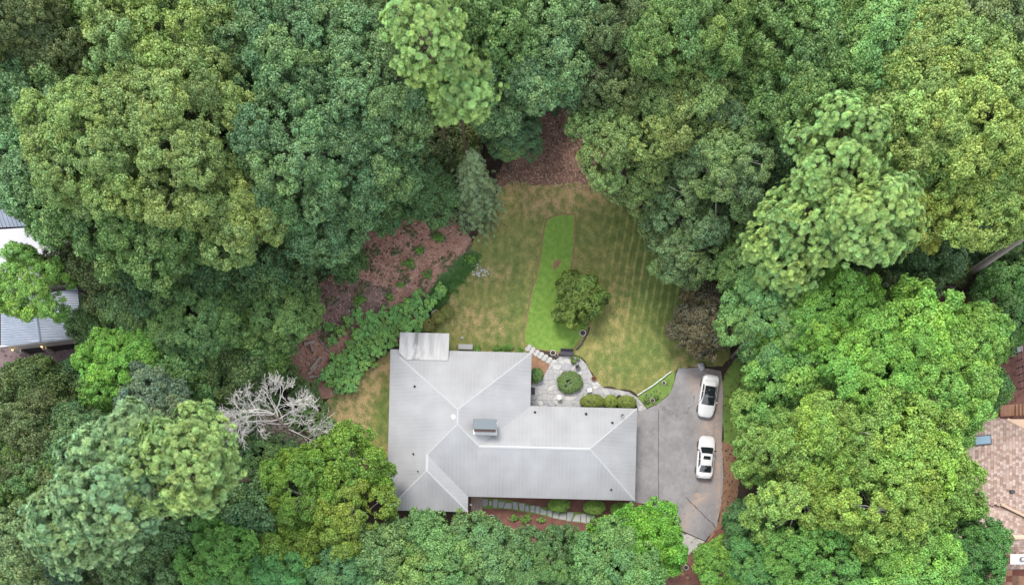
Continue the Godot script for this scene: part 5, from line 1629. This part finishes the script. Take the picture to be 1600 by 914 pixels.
func build_neighbours() -> void:
	# --- shingled house at the right edge
	rng.seed = 801
	var off := P(1600, 770)
	var h := thing("shingled_house", "tan shingled house roof at the right edge", "house", off)
	var roof := Node3D.new()
	roof.name = "roof"
	h.add_child(roof)
	var tones := [lin(196, 172, 158), lin(182, 156, 144), lin(206, 184, 172), lin(168, 142, 130)]
	var a0 := P(1496, 650, 5.0); var a1 := P(1575, 655, 6.0); var a2 := P(1650, 692, 6.9); var a3 := P(1650, 830, 6.9); var a4 := P(1565, 788, 5.85); var a5 := P(1496, 792, 5.0)
	plane_of(roof, "deck", [a0, a1, a2, a3, a4, a5], off, M.wood_grey)
	shingles(roof, [a5, a0, a1, a2, a3, a4], off, tones)
	var b0 := P(1496, 794, 4.9); var b1 := P(1565, 790, 5.8); var b2 := P(1650, 832, 6.8); var b3 := P(1650, 839, 6.95); var b4 := P(1496, 840, 6.95)
	var c0 := P(1496, 889, 4.9); var c1 := P(1650, 889, 4.9)
	plane_of(roof, "deck", [P(1496, 790, 5.4), P(1565, 788, 5.4), P(1650, 830, 6.6), b3, b4], off, M.wood_grey)
	shingles(roof, [P(1496, 790, 5.45), P(1650, 790, 5.45), b3, b4], off, tones)
	plane_of(roof, "deck", [b4, b3, c1, c0], off, M.wood_grey)
	shingles(roof, [c0, c1, b3, b4], off, tones)
	cap(roof, b4 + Vector3(0, 0.06, 0), b3 + Vector3(0, 0.06, 0), off, 0.22, M.copper_flash)
	cap(roof, a1 + Vector3(0, 0.06, 0), a2 + Vector3(0, 0.06, 0), off, 0.14, M.copper_flash)
	cap(roof, a4 + Vector3(0, 0.08, 0), a3 + Vector3(0, 0.08, 0), off, 0.12, M.copper_flash)
	# slope beyond the hip
	plane_of(roof, "deck", [a1, a2, P(1650, 655, 5.2)], off, M.copper_flash)
	# skylight
	var sk := Node3D.new()
	sk.name = "skylight"
	h.add_child(sk)
	sk.position = P(1536, 688, 5.6) - off + Vector3(0, 0.08, 0)
	sk.rotation = Vector3(0, 0.08, 0.16)
	obj("frame", box_mesh(Vector3(1.7, 0.14, 1.0), 0.02), M.dark_metal, sk)
	obj("pane", box_mesh(Vector3(1.5, 0.03, 0.82), 0.01), M.skylight_glass, sk, Vector3(0, 0.08, 0))
	for q in [[1583, 768, 6.2], [1548, 847, 6.6], [1580, 845, 6.7]]:
		var v := obj("roof_vent", box_mesh(Vector3(0.5, 0.22, 0.34), 0.05), M.dark_metal if q[1] < 800 else M.copper_flash, h, P(q[0], q[1], q[2]) - off)
		v.rotation.z = 0.1
	var ch := Node3D.new()
	ch.name = "chimney"
	h.add_child(ch)
	ch.position = P(1592, 874, 6.9) - off
	obj("stack", box_mesh(Vector3(1.5, 2.6, 0.9), 0.02), M.wood_tan, ch, Vector3(0, -1.3, 0))
	obj("crown", box_mesh(Vector3(1.7, 0.12, 1.05), 0.03), M.white_paint, ch, Vector3(0, 0.05, 0))
	obj("flue", lathe([Vector2(0.2, 0.1), Vector2(0.2, 0.4), Vector2(0.28, 0.42), Vector2(0.0, 0.5)], 14), M.white_paint, ch, Vector3(0.25, 0, 0))
	var wr := [P(1500, 655, 5.0), P(1660, 655, 5.0), P(1660, 886, 5.0), P(1500, 886, 5.0)]
	obj("wall", wall_ring(wr, -0.05, 4.6, off), M.brick, h)
	obj("fascia", wall_ring([a0, a1, P(1650, 655, 5.2), c1, c0], 4.6, 4.88, off), M.dark_metal, h)
	# terrace at the bottom
	var tr := structure(sheet("terrace", px([1540, 888, 1660, 888, 1660, 940, 1540, 940]), 0.05, M.joint, 0.06), "brick terrace behind the shingled house") as Node3D
	for i in 12:
		for j in 5:
			obj("tile", box_mesh(Vector3(0.66, 0.03, 0.66), 0.01), [M.wood_tan, M.brick, M.clay][rng.randi() % 3], tr, P(1549 + i * 9.6, 895 + j * 9.6) + Vector3(0, 0.06, 0))
	# stairs of timber planks above the roof
	var sr := thing("timber_stairs", "tan timber stairs climbing above the shingled roof", "stairs", P(1570, 648))
	var xs := [1543, 1549, 1555, 1561, 1567, 1573, 1579, 1585, 1591, 1597, 1603]
	for k in xs.size():
		var hh := 2.6 + (0.17 * minf(k, 4)) + (0.17 * maxf(0, k - 7))
		obj("tread", box_mesh(Vector3(0.40, 0.06, 1.25), 0.01), M.wood_tan, sr, P(xs[k], 643.0 - k * 0.3, hh) - sr.position)
	for k in [0, 5, 10]:
		obj("post", box_mesh(Vector3(0.14, 2.7, 0.14)), M.wood_tan, sr, P(xs[k], 643, 2.6) - sr.position - Vector3(0, 1.3, 0))
	var dk := thing("timber_deck", "tan timber deck half hidden by leaves left of the stairs", "deck", P(1503, 648))
	for k in 8: obj("board", box_mesh(Vector3(2.6, 0.05, 0.15), 0.01), M.wood_tan, dk, Vector3(0, 2.2, -0.6 + k * 0.165))
	for x in [-1.2, 1.2]: obj("post", box_mesh(Vector3(0.14, 2.2, 0.14)), M.wood_tan, dk, Vector3(x, 1.08, 0))
	# iron fence
	var fe := thing("iron_fence", "dark iron fence running along the red yard at the right edge", "fence", P(1585, 520))
	for k in 12:
		obj("post", box_mesh(Vector3(0.07, 1.3, 0.07), 0.01), M.dark_metal, fe, P(1583 + k * 0.9, 488 + k * 11.0) - fe.position + Vector3(0, 0.64, 0))
		if k < 11:
			for y in [0.35, 1.1]:
				var p := P(1583 + k * 0.9, 488 + k * 11.0)
				var q := P(1583 + (k + 1) * 0.9, 488 + (k + 1) * 11.0)
				var r := obj("rail", box_mesh(Vector3(0.04, 0.05, p.distance_to(q) - 0.08)), M.dark_metal, fe, (p + q) * 0.5 - fe.position + Vector3(0, y, 0))
				r.rotation.y = atan2(q.x - p.x, q.z - p.z)
	var gt := thing("iron_gate", "dark framed iron gate at the top of the fence", "gate", P(1584, 498), 0.05)
	for k in 6: obj("bar", box_mesh(Vector3(0.06, 0.06, 2.2)), M.dark_metal, gt, Vector3(-0.6 + k * 0.24, 2.0, 0))
	for z in [-1.1, 1.1]:
		obj("beam", box_mesh(Vector3(1.5, 0.1, 0.08)), M.wood_grey, gt, Vector3(0, 2.08, z))
		for x in [-0.66, 0.66]: obj("post", box_mesh(Vector3(0.1, 2.0, 0.1)), M.dark_metal, gt, Vector3(x, 1.0, z))
	var ac := thing("utility_box", "pale grey box standing inside the iron fence", "box", P(1589, 546))
	obj("case", box_mesh(Vector3(0.55, 0.7, 0.85), 0.04), M.stone_pale, ac, Vector3(0, 0.35, 0))
	obj("lid", box_mesh(Vector3(0.6, 0.05, 0.9), 0.02), M.stone, ac, Vector3(0, 0.725, 0))
	var lg := thing("retaining_log", "long pale timber along the top of the red yard", "timber", P(1500, 484))
	obj("timber", tube_mesh([Vector3(-1.4, 0.15, -0.05), Vector3(0, 0.16, 0), Vector3(1.5, 0.15, 0.15)], [0.15, 0.15, 0.14], 8), M.wood_grey, lg)
	obj("stake", box_mesh(Vector3(0.08, 0.4, 0.08)), M.wood_grey, lg, Vector3(0.6, 0.18, 0.22))
	# gravel-grey roof at the far right edge
	var gr := thing("grey_outbuilding", "flat grey roof corner at the right edge beyond the trees", "outbuilding", P(1600, 350))
	obj("roof", box_mesh(Vector3(5.0, 0.2, 2.6), 0.03), M.paver, gr, Vector3(1.2, 3.0, 0.0))
	obj("wall", box_mesh(Vector3(4.6, 2.9, 2.2)), M.plaster, gr, Vector3(1.2, 1.45, 0.0))
	# --- metal roofed house and garage at the left edge
	off = P(60, 520)
	var g := thing("garage", "garage with blue-grey seamed metal roof at the left edge", "garage", off)
	roof = Node3D.new()
	roof.name = "roof"
	g.add_child(roof)
	var e := 3.6
	var r0 := P(62, 534, e + 0.9); var r1 := P(52, 462, e + 1.3)
	var l0 := P(0, 541, e); var l1 := P(0, 470, e); var q0 := P(127, 527, e); var q1 := P(120, 450, e)
	facet("roof_plane", [l1, l0, r0, r1], roof, off, M.blue_roof, 0.26, M.blue_seam, 0.045)
	facet("roof_plane", [q0, q1, r1, r0], roof, off, M.blue_roof, 0.26, M.blue_seam, 0.045)
	cap(roof, r0, r1, off, 0.14, M.blue_seam)
	var gut := obj("gutter", tube_mesh([P(-2, 541.5, e) - off, P(63, 535.5, e + 0.02) - off, P(129, 527.5, e) - off], [0.1, 0.1, 0.1], 7), M.white_paint, g)
	obj("gable", wall_ring([l0, r0, q0], e - 0.6, e + 0.02, off), M.plaster, g)
	var ww := [P(1, 540.0, e), P(126, 526.6, e), P(119.5, 452, e), P(1, 468, e)]
	obj("wall", wall_ring(ww, -0.05, e - 0.02, off), M.plaster, g)
	var along: Vector3 = (ww[1] - ww[0]).normalized()
	var turn := -atan2(along.z, along.x)
	var k := 0
	for s in [[0.26, 2.3], [0.70, 4.3]]:
		var gd := Node3D.new()
		gd.name = "garage_door"
		g.add_child(gd, true)
		var c: Vector3 = ww[0].lerp(ww[1], s[0])
		gd.position = Vector3(c.x, 0.86, c.z) - off + Vector3(0.0, 0, 0.04)
		gd.rotation.y = turn
		for r in 3: obj("panel", box_mesh(Vector3(s[1], 0.54, 0.05), 0.015), M.trim_black, gd, Vector3(0, -0.56 + r * 0.56, 0))
		for x in [-1.0, 1.0]: obj("jamb", box_mesh(Vector3(0.14, 1.8, 0.3)), M.plaster, gd, Vector3(x * (s[1] * 0.5 + 0.08), 0.02, 0.12))
	for s in [0.06, 0.43, 0.96]:
		var c: Vector3 = ww[0].lerp(ww[1], s)
		var lp := thing("wall_lamp", ["lit wall lamp left of the garage doors", "lit wall lamp between the two garage doors", "lit wall lamp right of the garage doors"][k], "lamp", Vector3(c.x, 2.4, c.z) + Vector3(0, 0, 0.05), 0.0, "lamps on the garage front")
		obj("bracket", box_mesh(Vector3(0.1, 0.24, 0.06), 0.01), M.dark_metal, lp)
		obj("bulb", lathe([Vector2(0.0, -0.1), Vector2(0.08, -0.05), Vector2(0.09, 0.05), Vector2(0.0, 0.1)], 12), M.lamp_glow, lp, Vector3(0, 0, 0.16))
		var om := OmniLight3D.new()
		om.name = "glow"
		om.light_color = Color(1.0, 0.8, 0.5)
		om.light_energy = 0.04
		om.omni_range = 12.0
		om.omni_attenuation = 2.0
		om.light_size = 0.08
		om.shadow_enabled = true
		lp.add_child(om)
		om.position = Vector3(0, 0, 0.16)
		k += 1
	off = P(40, 390)
	var wh := thing("white_roofed_house", "house with bright white roof under the trees at the left edge", "house", off)
	roof = Node3D.new()
	roof.name = "roof"
	wh.add_child(roof)
	var y := 5.2
	plane_of(roof, "roof_plane", [P(-30, 360, y), P(104, 352, y), P(108, 440, y), P(-30, 452, y)], off, M.white_roof)
	facet("roof_plane", [P(70, 352, y + 0.02), P(-30, 357, y + 0.02), P(-30, 322, y + 1.3), P(66, 318, y + 1.3)], roof, off, M.blue_roof, 0.4, M.blue_seam, 0.05)
	facet("roof_plane", [P(104, 352, y + 0.02), P(70, 352, y + 0.02), P(66, 318, y + 1.3), P(82, 318, y + 1.0)], roof, off, M.blue_roof, 0.4, M.blue_seam, 0.05)
	obj("wall", wall_ring([P(-28, 330, y), P(98, 330, y), P(104, 438, y), P(-28, 450, y)], -0.05, y - 0.02, off), M.plaster, wh)
	obj("fascia", wall_ring([P(-30, 360, y), P(104, 352, y), P(108, 440, y), P(-30, 452, y)], y - 0.25, y - 0.004, off), M.white_paint, wh)
	for q in range(9):
		rock(186.0 + (q % 2) * 2.0, 452.0 + q * 7.0, Vector3(0.25, 0.2, 0.25), M.stone_pale, "white border stone beside the gravel yard", "white stones bordering the gravel yard")

# ---------------------------------------------------------------- scene
func _ready() -> void:
	var cam := Camera3D.new()
	cam.name = "camera"
	cam.projection = Camera3D.PROJECTION_FRUSTUM
	cam.near = 1.0
	cam.far = 1500.0
	cam.size = 914.0 * K / HC
	cam.frustum_offset = Vector2(0.0, (NV - 457.0) * K / HC)
	add_child(cam)
	cam.position = Vector3(0, HC, 0)
	cam.rotation = Vector3(-PI * 0.5, 0, 0)
	cam.current = true
	var env := Environment.new()
	env.background_mode = Environment.BG_SKY
	var sm := ProceduralSkyMaterial.new()
	sm.sky_top_color = Color(0.81, 0.83, 0.865)
	sm.sky_horizon_color = Color(0.86, 0.87, 0.885)
	sm.ground_bottom_color = Color(0.2, 0.22, 0.18)
	sm.ground_horizon_color = Color(0.7, 0.72, 0.72)
	sm.sky_energy_multiplier = 1.05
	var sky := Sky.new()
	sky.sky_material = sm
	env.sky = sky
	env.tonemap_mode = Environment.TONE_MAPPER_LINEAR
	env.tonemap_exposure = 2.75
	env.sdfgi_enabled = true
	env.ssao_enabled = true
	env.ssil_enabled = true
	var we := WorldEnvironment.new()
	we.name = "environment"
	we.environment = env
	add_child(we)
	var sun := DirectionalLight3D.new()
	sun.name = "sun"
	sun.light_color = Color(1.0, 0.975, 0.94)
	sun.light_energy = 0.5
	sun.light_angular_distance = 20.0
	sun.shadow_enabled = true
	add_child(sun)
	sun.look_at_from_position(Vector3(-0.20, 0.88, -0.48) * 50.0, Vector3.ZERO, Vector3.UP)
	noise.seed = 5
	noise.frequency = 0.01
	make_materials()
	make_tufts()
	make_lawn_texture()
	make_drive_texture()
	print("textures ", Time.get_ticks_msec())
	build_ground()
	build_house()
	build_neighbours()
	build_trees()
	build_understory()
	build_dead_tree()
	build_patio()
	car("white car with black glass roof parked nearest the lawn", P(1105, 621), deg_to_rad(-8.5), true)
	car("white car with small sunroof parked lower on the driveway", P(1101, 715.5), deg_to_rad(180.0 - 5.0), false)
	build_shrubs()
	build_garden()
	print("done ", Time.get_ticks_msec())
